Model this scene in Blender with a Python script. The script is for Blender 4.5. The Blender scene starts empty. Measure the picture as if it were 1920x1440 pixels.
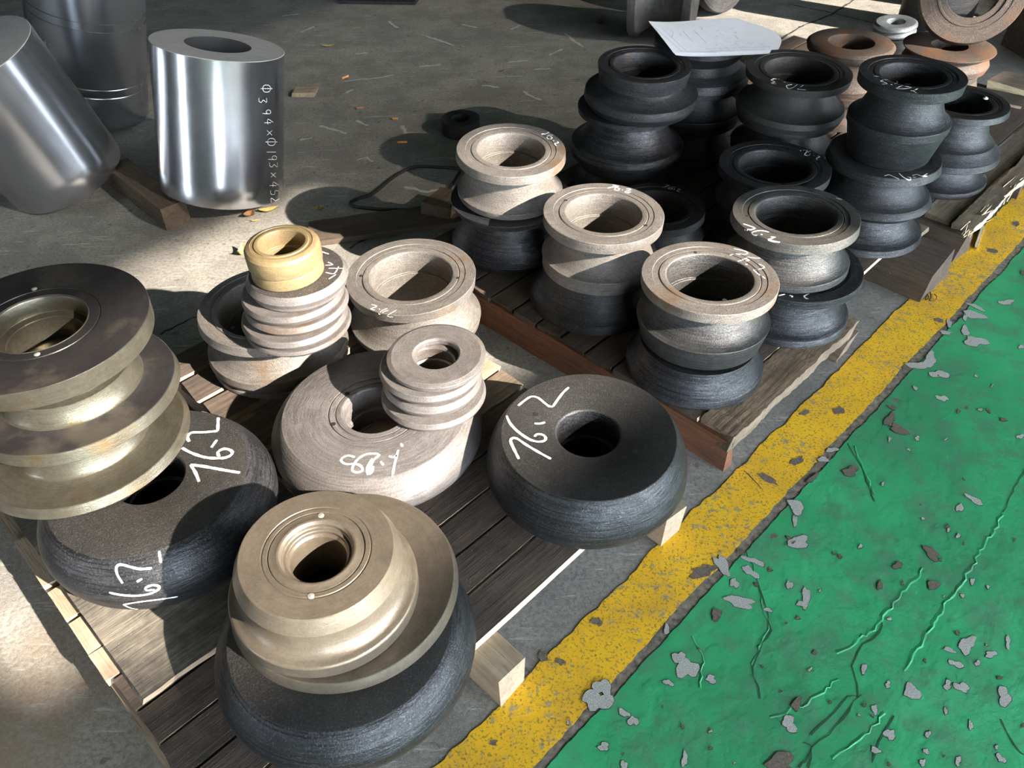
import bpy, bmesh, math, random
import numpy as np
from mathutils import Vector, Matrix
from mathutils.bvhtree import BVHTree
random.seed(7)
rng = np.random.default_rng(7)
SC = bpy.context.scene
COL = SC.collection
R = math.radians

# ------------------------------------------------------------------ camera
CF, CP, CR, HC = 1480.0, R(42.55), R(-1.325), 1.6
_f = Vector((0, math.cos(CP), -math.sin(CP)))
_r0 = Vector((1, 0, 0)); _u0 = Vector((0, math.sin(CP), math.cos(CP)))
_r = _r0 * math.cos(CR) + _u0 * math.sin(CR)
_u = -_r0 * math.sin(CR) + _u0 * math.cos(CR)
cd = bpy.data.cameras.new('camera')
cd.sensor_fit = 'HORIZONTAL'; cd.sensor_width = 36.0; cd.lens = CF / 1920 * 36
cd.clip_start = .05; cd.clip_end = 300
cam = bpy.data.objects.new('camera', cd); COL.objects.link(cam)
cam.matrix_world = Matrix(((_r.x, _u.x, -_f.x, 0), (_r.y, _u.y, -_f.y, 0), (_r.z, _u.z, -_f.z, HC), (0, 0, 0, 1)))
SC.camera = cam
def ray(px):
    return (_f + _r * ((px[0] - 960) / CF) - _u * ((px[1] - 720) / CF))
def at(px, z=0.0):
    """point at height z seen at pixel px of the 1920x1440 photograph"""
    v = ray(px); k = (z - HC) / v.z
    return Vector((v.x * k, v.y * k, z))

# ------------------------------------------------------------------ light
SC.view_settings.view_transform = 'Standard'; SC.view_settings.look = 'None'
SC.view_settings.gamma = 1.0; SC.view_settings.use_curve_mapping = False
SC.view_settings.exposure = 1.0
AZ, EL = R(146), R(28.5)
SUN_E, SKY_E = 11.0, 10.5
sl = bpy.data.lights.new('sun', 'SUN'); sl.energy = SUN_E; sl.angle = R(0.6); sl.color = (1.0, .89, .76)
so = bpy.data.objects.new('sun', sl); COL.objects.link(so)
so.rotation_euler = Vector((math.cos(AZ) * math.cos(EL), math.sin(AZ) * math.cos(EL), -math.sin(EL))).to_track_quat('-Z', 'Y').to_euler()
so.location = (20, -14, 14)
wd = bpy.data.worlds.new('sky'); SC.world = wd; wd.use_nodes = True
wd.node_tree.nodes['Background'].inputs[0].default_value = (.80, .89, 1.0, 1)
wd.node_tree.nodes['Background'].inputs[1].default_value = SKY_E
SC.cycles.max_bounces = 6; SC.cycles.diffuse_bounces = 4; SC.cycles.glossy_bounces = 3
SC.cycles.sample_clamp_indirect = 8.0

# ------------------------------------------------------------------ frame of the pallets and the painted line
E1 = Vector((.7135, .7007, 0)); E2 = Vector((-.7007, .7135, 0))
def uv(u, v, z=0.0):
    p = E1 * u + E2 * v; return Vector((p.x, p.y, z))
ROT = math.atan2(E1.y, E1.x)

# ------------------------------------------------------------------ materials
def new_mat(name):
    m = bpy.data.materials.new(name); m.use_nodes = True
    nt = m.node_tree; b = nt.nodes['Principled BSDF']
    return m, nt, b
def N(nt, t, **kw):
    n = nt.nodes.new(t)
    for k, v in kw.items():
        if k.startswith('i_'): n.inputs[k[2:].replace('_', ' ')].default_value = v
        else: setattr(n, k, v)
    return n
def L(nt, a, b): nt.links.new(a, b)
def math_n(nt, op, a, b=None):
    n = nt.nodes.new('ShaderNodeMath'); n.operation = op
    for i, x in enumerate((a, b)):
        if x is None: continue
        if isinstance(x, (int, float)): n.inputs[i].default_value = x
        else: nt.links.new(x, n.inputs[i])
    return n.outputs[0]
def ramp(nt, fac, stops):
    n = nt.nodes.new('ShaderNodeValToRGB'); e = n.color_ramp.elements
    while len(e) > 1: e.remove(e[-1])
    for i, (p, c) in enumerate(stops):
        x = e[0] if i == 0 else e.new(p)
        x.position = p; x.color = (*c, 1) if len(c) == 3 else c
    nt.links.new(fac, n.inputs[0]); return n.outputs[0]
def noise(nt, vec, scale, detail=4, rough=.55, w=None):
    n = nt.nodes.new('ShaderNodeTexNoise'); n.inputs['Scale'].default_value = scale
    n.inputs['Detail'].default_value = detail; n.inputs['Roughness'].default_value = rough
    if vec is not None: nt.links.new(vec, n.inputs['Vector'])
    return n.outputs['Fac']
def mix(nt, fac, a, b, mode='MIX'):
    n = nt.nodes.new('ShaderNodeMix'); n.data_type = 'RGBA'; n.blend_type = mode
    for s, x in (('Factor', fac),):
        if isinstance(x, (int, float)): n.inputs[0].default_value = x
        else: nt.links.new(x, n.inputs[0])
    for i, x in ((6, a), (7, b)):
        if isinstance(x, tuple): n.inputs[i].default_value = (*x, 1)
        else: nt.links.new(x, n.inputs[i])
    return n.outputs[2]
def coords(nt, kind='Object'):
    return nt.nodes.new('ShaderNodeTexCoord').outputs[kind]
def offset_by_object(nt, vec):
    oi = nt.nodes.new('ShaderNodeObjectInfo')
    s = nt.nodes.new('ShaderNodeVectorMath'); s.operation = 'ADD'
    c = nt.nodes.new('ShaderNodeCombineXYZ')
    for i in range(3): nt.links.new(math_n(nt, 'MULTIPLY', oi.outputs['Random'], 37.0 + 11 * i), c.inputs[i])
    nt.links.new(vec, s.inputs[0]); nt.links.new(c.outputs[0], s.inputs[1])
    return s.outputs[0]
def turned(nt, vec, fr=110., fz=110., fa=.7):
    """coordinates stretched round the turning axis: concentric tool marks"""
    s = nt.nodes.new('ShaderNodeSeparateXYZ'); nt.links.new(vec, s.inputs[0])
    x, y, z = s.outputs
    rr = math_n(nt, 'SQRT', math_n(nt, 'ADD', math_n(nt, 'MULTIPLY', x, x), math_n(nt, 'MULTIPLY', y, y)))
    c = nt.nodes.new('ShaderNodeCombineXYZ')
    k = nt.nodes.new('ShaderNodeVectorMath'); k.operation = 'SCALE'
    nt.links.new(math_n(nt, 'MULTIPLY', rr, fr), c.inputs[0])
    nt.links.new(math_n(nt, 'MULTIPLY', z, fz), c.inputs[1])
    # angle enters through the normalised x,y so that there is no seam
    nx = math_n(nt, 'DIVIDE', x, math_n(nt, 'ADD', rr, 1e-4)); ny = math_n(nt, 'DIVIDE', y, math_n(nt, 'ADD', rr, 1e-4))
    nt.links.new(math_n(nt, 'ADD', math_n(nt, 'MULTIPLY', nx, fa), math_n(nt, 'MULTIPLY', ny, fa * 1.7)), c.inputs[2])
    return c.outputs[0]
def bump(nt, b, h, strength=.3, dist=.001, prev=None):
    n = nt.nodes.new('ShaderNodeBump'); n.inputs['Strength'].default_value = strength; n.inputs['Distance'].default_value = dist
    nt.links.new(h, n.inputs['Height'])
    if prev is not None: nt.links.new(prev, n.inputs['Normal'])
    nt.links.new(n.outputs[0], b.inputs['Normal']); return n.outputs[0]

def mat_steel(name, base, dark, rust=None, rust_lo=.62, metal=.25, rough=.55, lines=.5, grit=.25, grime=.5, light=None, fine=210., spk=.5):
    m, nt, b = new_mat(name)
    v = offset_by_object(nt, coords(nt)); t = turned(nt, coords(nt), fine, fine, 3.2)
    tb = turned(nt, coords(nt), 60., 60., 1.0)
    big = noise(nt, v, 8, 6, .65); med = noise(nt, v, 38, 5, .65)
    col = mix(nt, math_n(nt, 'MULTIPLY', ramp(nt, big, [(.40, (0, 0, 0)), (.62, (1, 1, 1))]), grime), base, dark)
    col = mix(nt, math_n(nt, 'MULTIPLY', ramp(nt, med, [(.46, (0, 0, 0)), (.60, (1, 1, 1))]), grime * .7), col, dark)
    tl = noise(nt, t, 1.0, 3, .6); tw = noise(nt, tb, 1.0, 3, .6)
    col = mix(nt, math_n(nt, 'MULTIPLY', ramp(nt, tl, [(.40, (1, 1, 1)), (.50, (0, 0, 0))]), min(1., .85 * lines)), col, dark)
    col = mix(nt, math_n(nt, 'MULTIPLY', ramp(nt, tw, [(.40, (1, 1, 1)), (.56, (0, 0, 0))]), min(1., .5 * lines)), col, dark)
    sp = noise(nt, v, 330, 2, .5)
    col = mix(nt, math_n(nt, 'MULTIPLY', ramp(nt, sp, [(.53, (0, 0, 0)), (.60, (1, 1, 1))]), grit), col, tuple(x * .6 for x in dark))
    lt = light or tuple(min(1, x * 1.7 + .01) for x in base)
    sp2 = noise(nt, v, 240, 2, .5)
    col = mix(nt, math_n(nt, 'MULTIPLY', ramp(nt, sp2, [(.57, (0, 0, 0)), (.65, (1, 1, 1))]), spk), col, lt)
    if rust:
        rn = noise(nt, v, 6, 6, .65)
        col = mix(nt, ramp(nt, rn, [(rust_lo - .06, (0, 0, 0)), (rust_lo + .06, (.8, .8, .8))]), col, rust)
    L(nt, col, b.inputs['Base Color'])
    b.inputs['Metallic'].default_value = metal
    rr = nt.nodes.new('ShaderNodeMapRange'); rr.inputs[3].default_value = rough - .12; rr.inputs[4].default_value = rough + .16
    L(nt, med, rr.inputs[0]); L(nt, rr.outputs[0], b.inputs['Roughness'])
    p = bump(nt, b, tl, min(1., .55 * lines), .0016)
    p = bump(nt, b, sp, min(1., 1.3 * grit), .0014, p)
    bump(nt, b, med, .15, .002, p)
    return m
M = {}
M['dusty'] = mat_steel('dusty_steel', (.205, .188, .170), (.105, .095, .086), rust=(.15, .085, .042), rust_lo=.64, metal=.25, rough=.55, lines=.6, grit=.55, spk=0.18)
M['dark'] = mat_steel('dark_steel', (.050, .051, .054), (.018, .018, .020), rust=(.055, .038, .026), rust_lo=.66, metal=.40, rough=.46, lines=1.0, grit=.5, light=(.13, .13, .135), spk=0.3)
M['darkmatt'] = mat_steel('half_dark_steel', (.095, .094, .092), (.035, .034, .034), rust=(.085, .06, .04), rust_lo=.66, metal=.40, rough=.46, lines=1.0, grit=.5, light=(.20, .195, .19), spk=0.25)
M['mid'] = mat_steel('mid_grey_steel', (.135, .130, .122), (.060, .057, .054), metal=.35, rough=.48, lines=.6, grit=.5, spk=.2)
M['black'] = mat_steel('black_scaled_steel', (.043, .0412, .0392), (.020, .0195, .0195), metal=.15, rough=.52, lines=.3, grit=.6, light=(.10, .097, .092), spk=0.35)
M['blue'] = mat_steel('blue_grey_turned_steel', (.066, .068, .074), (.018, .0185, .020), metal=.5, rough=.42, lines=1.25, grit=.4, light=(.15, .155, .165), spk=0.3)
M['grey'] = mat_steel('grey_turned_steel', (.200, .186, .182), (.115, .104, .100), metal=.2, rough=.46, lines=.9, grit=.35, spk=0.15)
M['olive'] = mat_steel('oiled_tool_steel', (.185, .172, .132), (.085, .076, .055), rust=(.16, .10, .04), rust_lo=.64, metal=.75, rough=.32, lines=.3, grit=.15, spk=.10)
M['stain'] = mat_steel('oil_stained_steel', (.037, .0345, .034), (.0165, .016, .0175), rust=(.080, .069, .055), rust_lo=.58, metal=.35, rough=.36, lines=.3, grit=.15, spk=.10)
M['tan'] = mat_steel('tan_tool_steel', (.225, .188, .146), (.125, .103, .077), rust=(.20, .125, .065), rust_lo=.68, metal=.55, rough=.34, lines=.3, grit=.15, spk=.10)
M['brass'] = mat_steel('dull_brass', (.275, .205, .105), (.165, .12, .06), metal=.2, rough=.48, lines=.3, grit=.3, light=(.42, .37, .28), spk=.10)
M['ring'] = mat_steel('ground_steel', (.235, .215, .203), (.130, .117, .110), rust=(.15, .085, .04), rust_lo=.62, metal=.35, rough=.40, lines=.6, grit=.35, spk=0.15)
M['rust'] = mat_steel('rusty_steel', (.085, .058, .043), (.038, .029, .024), rust=(.105, .050, .024), rust_lo=.54, metal=.15, rough=.66, lines=.7, grit=.7, light=(.19, .155, .13), spk=0.4)
M['ringtop'] = mat_steel('dark_ring_face', (.085, .075, .070), (.045, .04, .038), metal=.3, rough=.5, lines=.2, grit=.5, light=(.22, .19, .165))
M['bluegrey'] = mat_steel('pale_blue_steel', (.17, .19, .205), (.075, .085, .09), metal=.4, rough=.42, lines=.7)
def mat_polished(name, base, rough, aniso=.75):
    m, nt, b = new_mat(name)
    v = offset_by_object(nt, coords(nt)); t = turned(nt, coords(nt), 30, 420, .5)
    tl = noise(nt, t, 1.0, 2, .5); big = noise(nt, v, 5, 4, .6)
    col = mix(nt, math_n(nt, 'MULTIPLY', ramp(nt, big, [(.45, (0, 0, 0)), (.75, (1, 1, 1))]), .35), base, tuple(x * .55 for x in base))
    sc = noise(nt, v, 34, 5, .75)
    col = mix(nt, ramp(nt, sc, [(.70, (0, 0, 0)), (.74, (.7, .7, .7))]), col, (.72, .72, .70))
    L(nt, col, b.inputs['Base Color']); b.inputs['Metallic'].default_value = .96
    rr = nt.nodes.new('ShaderNodeMapRange'); rr.inputs[3].default_value = rough - .04; rr.inputs[4].default_value = rough + .14
    L(nt, big, rr.inputs[0]); L(nt, rr.outputs[0], b.inputs['Roughness'])
    b.inputs['Anisotropic'].default_value = aniso
    tg = nt.nodes.new('ShaderNodeTangent'); tg.direction_type = 'RADIAL'; tg.axis = 'Z'
    L(nt, tg.outputs[0], b.inputs['Tangent'])
    bump(nt, b, tl, .05, .0006)
    return m
M['polish'] = mat_polished('turned_bright_steel', (.50, .505, .52), .16, .45)
M['polish_dull'] = mat_polished('turned_dull_steel', (.50, .52, .55), .20, .45)
M['face'] = mat_steel('sawn_steel_face', (.46, .45, .44), (.36, .35, .34), metal=.25, rough=.45, lines=.15, grit=.12, spk=.1)

def mat_plain(name, c, rough=.8, metal=0., var=.25, scale=40, bmp=.2):
    m, nt, b = new_mat(name); v = offset_by_object(nt, coords(nt)); n = noise(nt, v, scale, 4, .6)
    L(nt, mix(nt, ramp(nt, n, [(.3, (0, 0, 0)), (.7, (1, 1, 1))]), tuple(x * (1 - var) for x in c), tuple(min(1, x * (1 + var)) for x in c)), b.inputs['Base Color'])
    b.inputs['Roughness'].default_value = rough; b.inputs['Metallic'].default_value = metal
    if bmp: bump(nt, b, n, bmp, .002)
    return m
M['chalk'] = mat_plain('white_chalk', (.88, .87, .85), .95, var=.08, scale=300)
M['hole'] = mat_plain('hole_shadow_black', (.008, .008, .008), .9, var=.1, bmp=0)
M['screw'] = mat_plain('bright_screw_steel', (.55, .54, .50), .4, .6, var=.2, scale=200)
M['red'] = mat_plain('red_paint', (.40, .03, .02), .6)
M['cable'] = mat_plain('black_rubber', (.02, .02, .021), .55, var=.3)
M['paper'] = mat_plain('white_paper', (.90, .92, .97), .9, var=.03, scale=25, bmp=.1)
M['ink'] = mat_plain('grey_ink', (.42, .44, .50), .9, var=.1, bmp=0)
M['leaf'] = mat_plain('dry_leaf', (.50, .36, .12), .8, var=.4, scale=90)
M['leafbrown'] = mat_plain('brown_leaf', (.34, .18, .08), .8, var=.4, scale=90)
M['butt'] = mat_plain('cigarette_filter', (.70, .32, .10), .85)
M['crack'] = mat_plain('crack_dirt', (.03, .027, .024), .95, bmp=0)
M['scuff'] = mat_plain('pale_concrete_scuff', (.47, .465, .44), .95, var=.45, scale=260, bmp=0)
M['ridgeshade'] = mat_plain('ridge_shade_green', (.022, .085, .045), .9, bmp=0)
M['greywhite'] = mat_plain('thin_white_paint', (.50, .50, .49), .8, var=.2, scale=200)
M['chip'] = mat_plain('bare_concrete', (.43, .43, .40), .95, var=.45, scale=420, bmp=.5)
M['chipdark'] = mat_plain('chip_edge_shade', (.055, .06, .045), .95, var=.3, scale=200, bmp=0)
M['chipbrown'] = mat_plain('chip_brown_dirt', (.16, .13, .105), .95, var=.4, scale=200, bmp=.3)
M['steelsheet'] = mat_plain('painted_steel_sheet', (.05, .052, .05), .8, var=.15, scale=2, bmp=0)
M['roof'] = mat_plain('roof_sheet', (.045, .045, .045), .85, var=.15, scale=2, bmp=0)

def mat_wood(name, c1, c2, stain=.5, stainc=(.03, .027, .025), rough=.85, bm=.6):
    m, nt, b = new_mat(name)
    v = offset_by_object(nt, coords(nt))
    mp = nt.nodes.new('ShaderNodeMapping'); mp.inputs['Scale'].default_value = (2.2, 38, 38); L(nt, v, mp.inputs[0])
    g = noise(nt, mp.outputs[0], 1.6, 6, .65); g2 = noise(nt, mp.outputs[0], 7, 3, .6); d = noise(nt, v, 7, 6, .7); fine = noise(nt, v, 190, 2, .5)
    col = mix(nt, ramp(nt, g, [(.3, (0, 0, 0)), (.72, (1, 1, 1))]), c1, c2)
    col = mix(nt, math_n(nt, 'MULTIPLY', ramp(nt, g2, [(.35, (1, 1, 1)), (.5, (0, 0, 0))]), .5), col, tuple(x * .45 for x in c1))
    col = mix(nt, math_n(nt, 'MULTIPLY', ramp(nt, d, [(.4, (0, 0, 0)), (.62, (1, 1, 1))]), stain), col, stainc)
    col = mix(nt, math_n(nt, 'MULTIPLY', ramp(nt, fine, [(.68, (0, 0, 0)), (.73, (1, 1, 1))]), .5), col, (.30, .27, .24))
    L(nt, col, b.inputs['Base Color']); b.inputs['Roughness'].default_value = rough
    p = bump(nt, b, g, bm, .004); bump(nt, b, g2, bm * .6, .002, p)
    return m
M['wood_dirty'] = mat_wood('dirty_deck_wood', (.080, .058, .045), (.155, .115, .088), .6)
M['ply'] = mat_wood('scraped_dark_plywood', (.12, .105, .088), (.33, .29, .23), .75, (.035, .033, .03))
M['wood_pale'] = mat_wood('worn_pale_wood', (.36, .27, .185), (.55, .43, .31), .35, (.13, .10, .075))
M['wood_fresh'] = mat_wood('fresh_split_wood', (.66, .52, .30), (.86, .74, .50), .1, (.4, .3, .2))
M['wood_red'] = mat_wood('red_brown_wood', (.13, .05, .022), (.26, .105, .045), .35)
M['wood_old'] = mat_wood('old_grey_brown_wood', (.15, .11, .075), (.30, .235, .165), .45, (.05, .04, .032))
M['wood_dark'] = mat_wood('dark_oily_wood', (.06, .042, .030), (.13, .095, .068), .4)
M['timber'] = mat_wood('dark_square_timber', (.085, .058, .036), (.19, .135, .085), .4)
M['bark'] = mat_wood('rough_bark_wood', (.13, .085, .05), (.40, .29, .18), .5, (.05, .04, .03), bm=1.0)

def mat_concrete():
    m, nt, b = new_mat('worn_concrete')
    v = coords(nt)
    big = noise(nt, v, .9, 6, .6); mid = noise(nt, v, 5, 6, .65); fine = noise(nt, v, 90, 3, .6); grit = noise(nt, v, 330, 2, .5)
    col = ramp(nt, big, [(.30, (.235, .222, .20)), (.50, (.30, .285, .258)), (.70, (.37, .35, .31))])
    col = mix(nt, math_n(nt, 'MULTIPLY', ramp(nt, mid, [(.42, (1, 1, 1)), (.58, (0, 0, 0))]), .62), col, (.155, .15, .138))
    col = mix(nt, math_n(nt, 'MULTIPLY', ramp(nt, fine, [(.40, (1, 1, 1)), (.56, (0, 0, 0))]), .55), col, (.13, .126, .117))
    # pale drag scratches in several directions
    for i, (ang, sc, lo) in enumerate(((.5, 3.0, .615), (-.35, 2.4, .62), (1.3, 2.8, .625), (-.9, 5.5, .62))):
        mp = nt.nodes.new('ShaderNodeMapping'); mp.inputs['Rotation'].default_value = (0, 0, ang)
        mp.inputs['Location'].default_value = (i * 3.1, i * 1.7, 0); mp.inputs['Scale'].default_value = (sc, sc * 9, 1); L(nt, v, mp.inputs[0])
        s = noise(nt, mp.outputs[0], 1.5, 7, .72)
        col = mix(nt, ramp(nt, s, [(lo, (0, 0, 0)), (lo + .05, (.75, .75, .75))]), col, (.52, .51, .485))
    col = mix(nt, math_n(nt, 'MULTIPLY', ramp(nt, grit, [(.58, (0, 0, 0)), (.66, (1, 1, 1))]), .55), col, (.46, .45, .42))
    dk = noise(nt, v, 26, 3, .5)
    col = mix(nt, math_n(nt, 'MULTIPLY', ramp(nt, dk, [(.65, (0, 0, 0)), (.70, (1, 1, 1))]), .6), col, (.08, .075, .07))
    sv = nt.nodes.new('ShaderNodeVectorMath'); sv.operation = 'DISTANCE'; L(nt, v, sv.inputs[0]); sv.inputs[1].default_value = (-1.05, .62, 0)
    sd = math_n(nt, 'ADD', sv.outputs['Value'], math_n(nt, 'MULTIPLY', mid, .9))
    col = mix(nt, ramp(nt, sd, [(.55, (.6, .6, .6)), (.85, (0, 0, 0))]), col, (.30, .215, .135))
    L(nt, col, b.inputs['Base Color']); b.inputs['Roughness'].default_value = .82
    p = bump(nt, b, mid, .25, .006); bump(nt, b, fine, .5, .0025, p)
    return m
M['concrete'] = mat_concrete()
def mat_green():
    m, nt, b = new_mat('green_floor_paint')
    v = coords(nt)
    big = noise(nt, v, 2.2, 5, .6); mid = noise(nt, v, 11, 5, .65); fine = noise(nt, v, 260, 2, .5); ch = noise(nt, v, 24, 5, .7)
    col = ramp(nt, big, [(.34, (.042, .30, .130)), (.50, (.038, .40, .155)), (.66, (.054, .47, .195))])
    col = mix(nt, math_n(nt, 'MULTIPLY', ramp(nt, mid, [(.47, (0, 0, 0)), (.62, (1, 1, 1))]), .60), col, (.095, .225, .14))
    col = mix(nt, ramp(nt, ch, [(.70, (0, 0, 0)), (.715, (1, 1, 1))]), col, (.22, .20, .16))
    col = mix(nt, math_n(nt, 'MULTIPLY', ramp(nt, fine, [(.66, (0, 0, 0)), (.72, (1, 1, 1))]), .35), col, (.05, .13, .075))
    L(nt, col, b.inputs['Base Color']); b.inputs['Roughness'].default_value = .55
    lump = noise(nt, v, 16, 4, .6)
    p = bump(nt, b, lump, .35, .008); p = bump(nt, b, mid, .18, .004, p); p = bump(nt, b, ch, .5, .004, p); bump(nt, b, fine, .15, .0008, p)
    return m
M['green'] = mat_green()
def mat_yellow():
    m, nt, b = new_mat('yellow_line_paint')
    v = coords(nt)
    big = noise(nt, v, 5, 5, .6); ch = noise(nt, v, 42, 6, .75); ch2 = noise(nt, v, 170, 3, .6); wear = noise(nt, v, 4.3, 5, .6)
    col = ramp(nt, big, [(.30, (.66, .38, .030)), (.52, (.90, .52, .012)), (.70, (.93, .58, .016))])
    k = math_n(nt, 'ADD', ch, math_n(nt, 'MULTIPLY', math_n(nt, 'SUBTRACT', wear, .5), .45))
    col = mix(nt, ramp(nt, k, [(.565, (0, 0, 0)), (.61, (.8, .8, .8))]), col, (.34, .29, .20))
    col = mix(nt, math_n(nt, 'MULTIPLY', ramp(nt, ch2, [(.55, (0, 0, 0)), (.62, (1, 1, 1))]), .7), col, (.22, .15, .05))
    L(nt, col, b.inputs['Base Color']); b.inputs['Roughness'].default_value = .72
    p = bump(nt, b, ch, .6, .003); bump(nt, b, ch2, .3, .001, p)
    return m
M['yellow'] = mat_yellow()
M['joint'] = mat_plain('gritty_joint_mortar', (.20, .175, .145), .95, var=.6, scale=75, bmp=1.0)

# ------------------------------------------------------------------ builders
def link_mesh(name, verts, faces, mats, parent=None, fm=None, smooth=None, loc=None):
    me = bpy.data.meshes.new(name)
    me.from_pydata([tuple(v) for v in verts], [], faces)
    for m in (mats if isinstance(mats, (list, tuple)) else [mats]): me.materials.append(m)
    if fm is not None: me.polygons.foreach_set('material_index', fm)
    me.update()
    if smooth is not None:
        me.polygons.foreach_set('use_smooth', [True] * len(me.polygons))
        me.set_sharp_from_angle(angle=R(smooth))
    o = bpy.data.objects.new(name, me); COL.objects.link(o)
    if loc is not None: o.location = loc
    if parent is not None: o.parent = parent
    return o
def tag(o, label, cat, group=None, kind=None):
    o['label'] = label; o['category'] = cat
    if group: o['group'] = group
    if kind: o['kind'] = kind
    return o
def structure(o): o['kind'] = 'structure'; return o
def empty(name, loc=(0, 0, 0), rz=0.0):
    o = bpy.data.objects.new(name, None); COL.objects.link(o); o.empty_display_size = .1
    o.location = loc; o.rotation_euler = (0, 0, rz); return o

def chamfer_loop(pts, c):
    """cut sharp corners of a closed (r,z,mat) loop"""
    out = []; n = len(pts)
    for i in range(n):
        p0, p1, p2 = pts[i - 1], pts[i], pts[(i + 1) % n]
        a = np.array(p0[:2]) - np.array(p1[:2]); b = np.array(p2[:2]) - np.array(p1[:2])
        la, lb = np.hypot(*a), np.hypot(*b)
        if la < 1e-7 or lb < 1e-7: continue
        cs = float(a @ b / la / lb)
        if cs > -.80 and la > 2.5 * c and lb > 2.5 * c:
            q = np.array(p1[:2]) + a / la * c; s = np.array(p1[:2]) + b / lb * c
            out.append((q[0], q[1], p1[2])); out.append((s[0], s[1], p1[2]))
        else: out.append(p1)
    return out
def lathe(name, loop, mats, parent=None, seg=112, cham=.0013, smooth=28):
    """loop: closed list of (r, z[, material index of the band that starts here])"""
    pts = [(p[0], p[1], p[2] if len(p) > 2 else 0) for p in loop]
    pts = chamfer_loop(pts, cham) if cham else pts
    n = len(pts); V = []; F = []; FM = []
    for k in range(seg):
        a = 2 * math.pi * k / seg; ca, sa = math.cos(a), math.sin(a)
        for r, z, m in pts: V.append((r * ca, r * sa, z))
    for k in range(seg):
        k2 = (k + 1) % seg
        for i in range(n):
            j = (i + 1) % n
            F.append((k * n + i, k2 * n + i, k2 * n + j, k * n + j)); FM.append(pts[i][2])
    return link_mesh(name, V, F, mats, parent, FM, smooth)
def concave(rim, top, neck, n=11, w=.62):
    """throat between a rim (r,z) and the underside of a flange (r,z): flat at the rim, upright at the neck"""
    (rr, rz), (tr, tz) = rim, top; out = []
    for i in range(1, n + 1):
        s = i / n; t = s * math.pi / 2
        r = w * (neck + (rr - neck) * (1 - math.sin(t))) + (1 - w) * (rr + (neck - rr) * s)
        z = w * (rz + (tz - rz) * (1 - math.cos(t))) + (1 - w) * (rz + (tz - rz) * s)
        out.append((r, z))
    return out
def top_face(rt, H, bore, style='flange', tm=0):
    """from the outer top edge inwards to the bore, then down the bore to z=0"""
    if style == 'flange':
        g1, g2 = bore + (rt - bore) * .56, bore + (rt - bore) * .33
        return [(rt, H, tm), (g1 + .0012, H, tm), (g1, H - .0016, tm), (g2 + .0012, H - .0016, tm), (g2 + .0006, H - .0045, tm), (g2 - .0010, H - .0045, tm), (g2 - .0016, H - .001, tm),
                (bore + .004, H - .001, tm), (bore, H - .005, 0), (bore, H * .60, 0), (bore - .007, H * .60 - .001, 0), (bore - .007, .0, 0)]
    return [(rt, H, tm), (bore + .003, H, tm), (bore, H - .003, 0), (bore, 0, 0)]
def roller(label, c, z0, spec, mats, bore=.10, tilt=(0, 0), style='flange', cat='roller', group=None, name='forming_roller', tm=0, neckw=.78, fm=0):
    """spec: (z,r) bottom to top, with ('c', neck radius) where the throat lies"""
    out = []; i = 0; cut = 0
    while i < len(spec):
        s = spec[i]
        if s[0] == 'c':
            p = out[-1]; q = spec[i + 1]
            out += concave((p[0] - .0015, p[1] + .0004), (q[1], q[0]), s[1] * .93, w=neckw); cut = len(out)
        else: out.append((s[1], s[0]))
        i += 1
    H = out[-1][1]; rt = out[-1][0]
    loop = [(r, z, fm if k >= cut else 0) for k, (r, z) in enumerate(out[:-1])] + top_face(rt, H, bore, style, fm if fm else tm)
    o = lathe(name, loop, mats)
    n = Vector((R(tilt[0]), R(tilt[1]), 1)).normalized()
    q = Vector((0, 0, 1)).rotation_difference(n)
    o.rotation_mode = 'QUATERNION'; o.rotation_quaternion = q
    o.location = (c[0], c[1], z0)
    tag(o, label, cat, group)
    o['_top'] = H
    bpy.context.view_layer.update() if False else None
    return o
def mw(o):
    return Matrix.LocRotScale(o.location, o.rotation_quaternion if o.rotation_mode == 'QUATERNION' else o.rotation_euler, o.scale)
def disc_part(parent, name, ang, rad, z, r, mat, dome=.0, seg=14):
    """small round part on a roller's upper face"""
    cx, cy = rad * math.cos(ang), rad * math.sin(ang)
    V = [(cx, cy, z + .0006 + dome)]; F = []
    for k in range(seg):
        a = 2 * math.pi * k / seg; V.append((cx + r * math.cos(a), cy + r * math.sin(a), z + .0006))
    for k in range(seg): F.append((0, 1 + k, 1 + (k + 1) % seg))
    n0 = len(V)
    for k in range(seg):
        a = 2 * math.pi * k / seg; V.append((cx + r * math.cos(a), cy + r * math.sin(a), z - .002))
    for k in range(seg): F.append((1 + k, n0 + k, n0 + (k + 1) % seg, 1 + (k + 1) % seg))
    return link_mesh(name, V, F, mat, parent)
def holes_at(o, pxs, z, r=.0055, mat='hole', name='bolt_hole', dome=0.):
    """holes (or screws) of the upper face, placed by where they lie on it"""
    inv = mw(o).inverted()
    for px in pxs:
        p = inv @ at(px, o.location.z + z)
        disc_part(o, name, math.atan2(p.y, p.x), math.hypot(p.x, p.y), z, r, M[mat], dome)
_bvh = {}
def surface(o):
    if o.name not in _bvh:
        m = mw(o) if o.parent is None else o.matrix_world
        me = o.data
        _bvh[o.name] = BVHTree.FromPolygons([m @ v.co for v in me.vertices], [tuple(p.vertices) for p in me.polygons])
    return _bvh[o.name]
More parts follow.
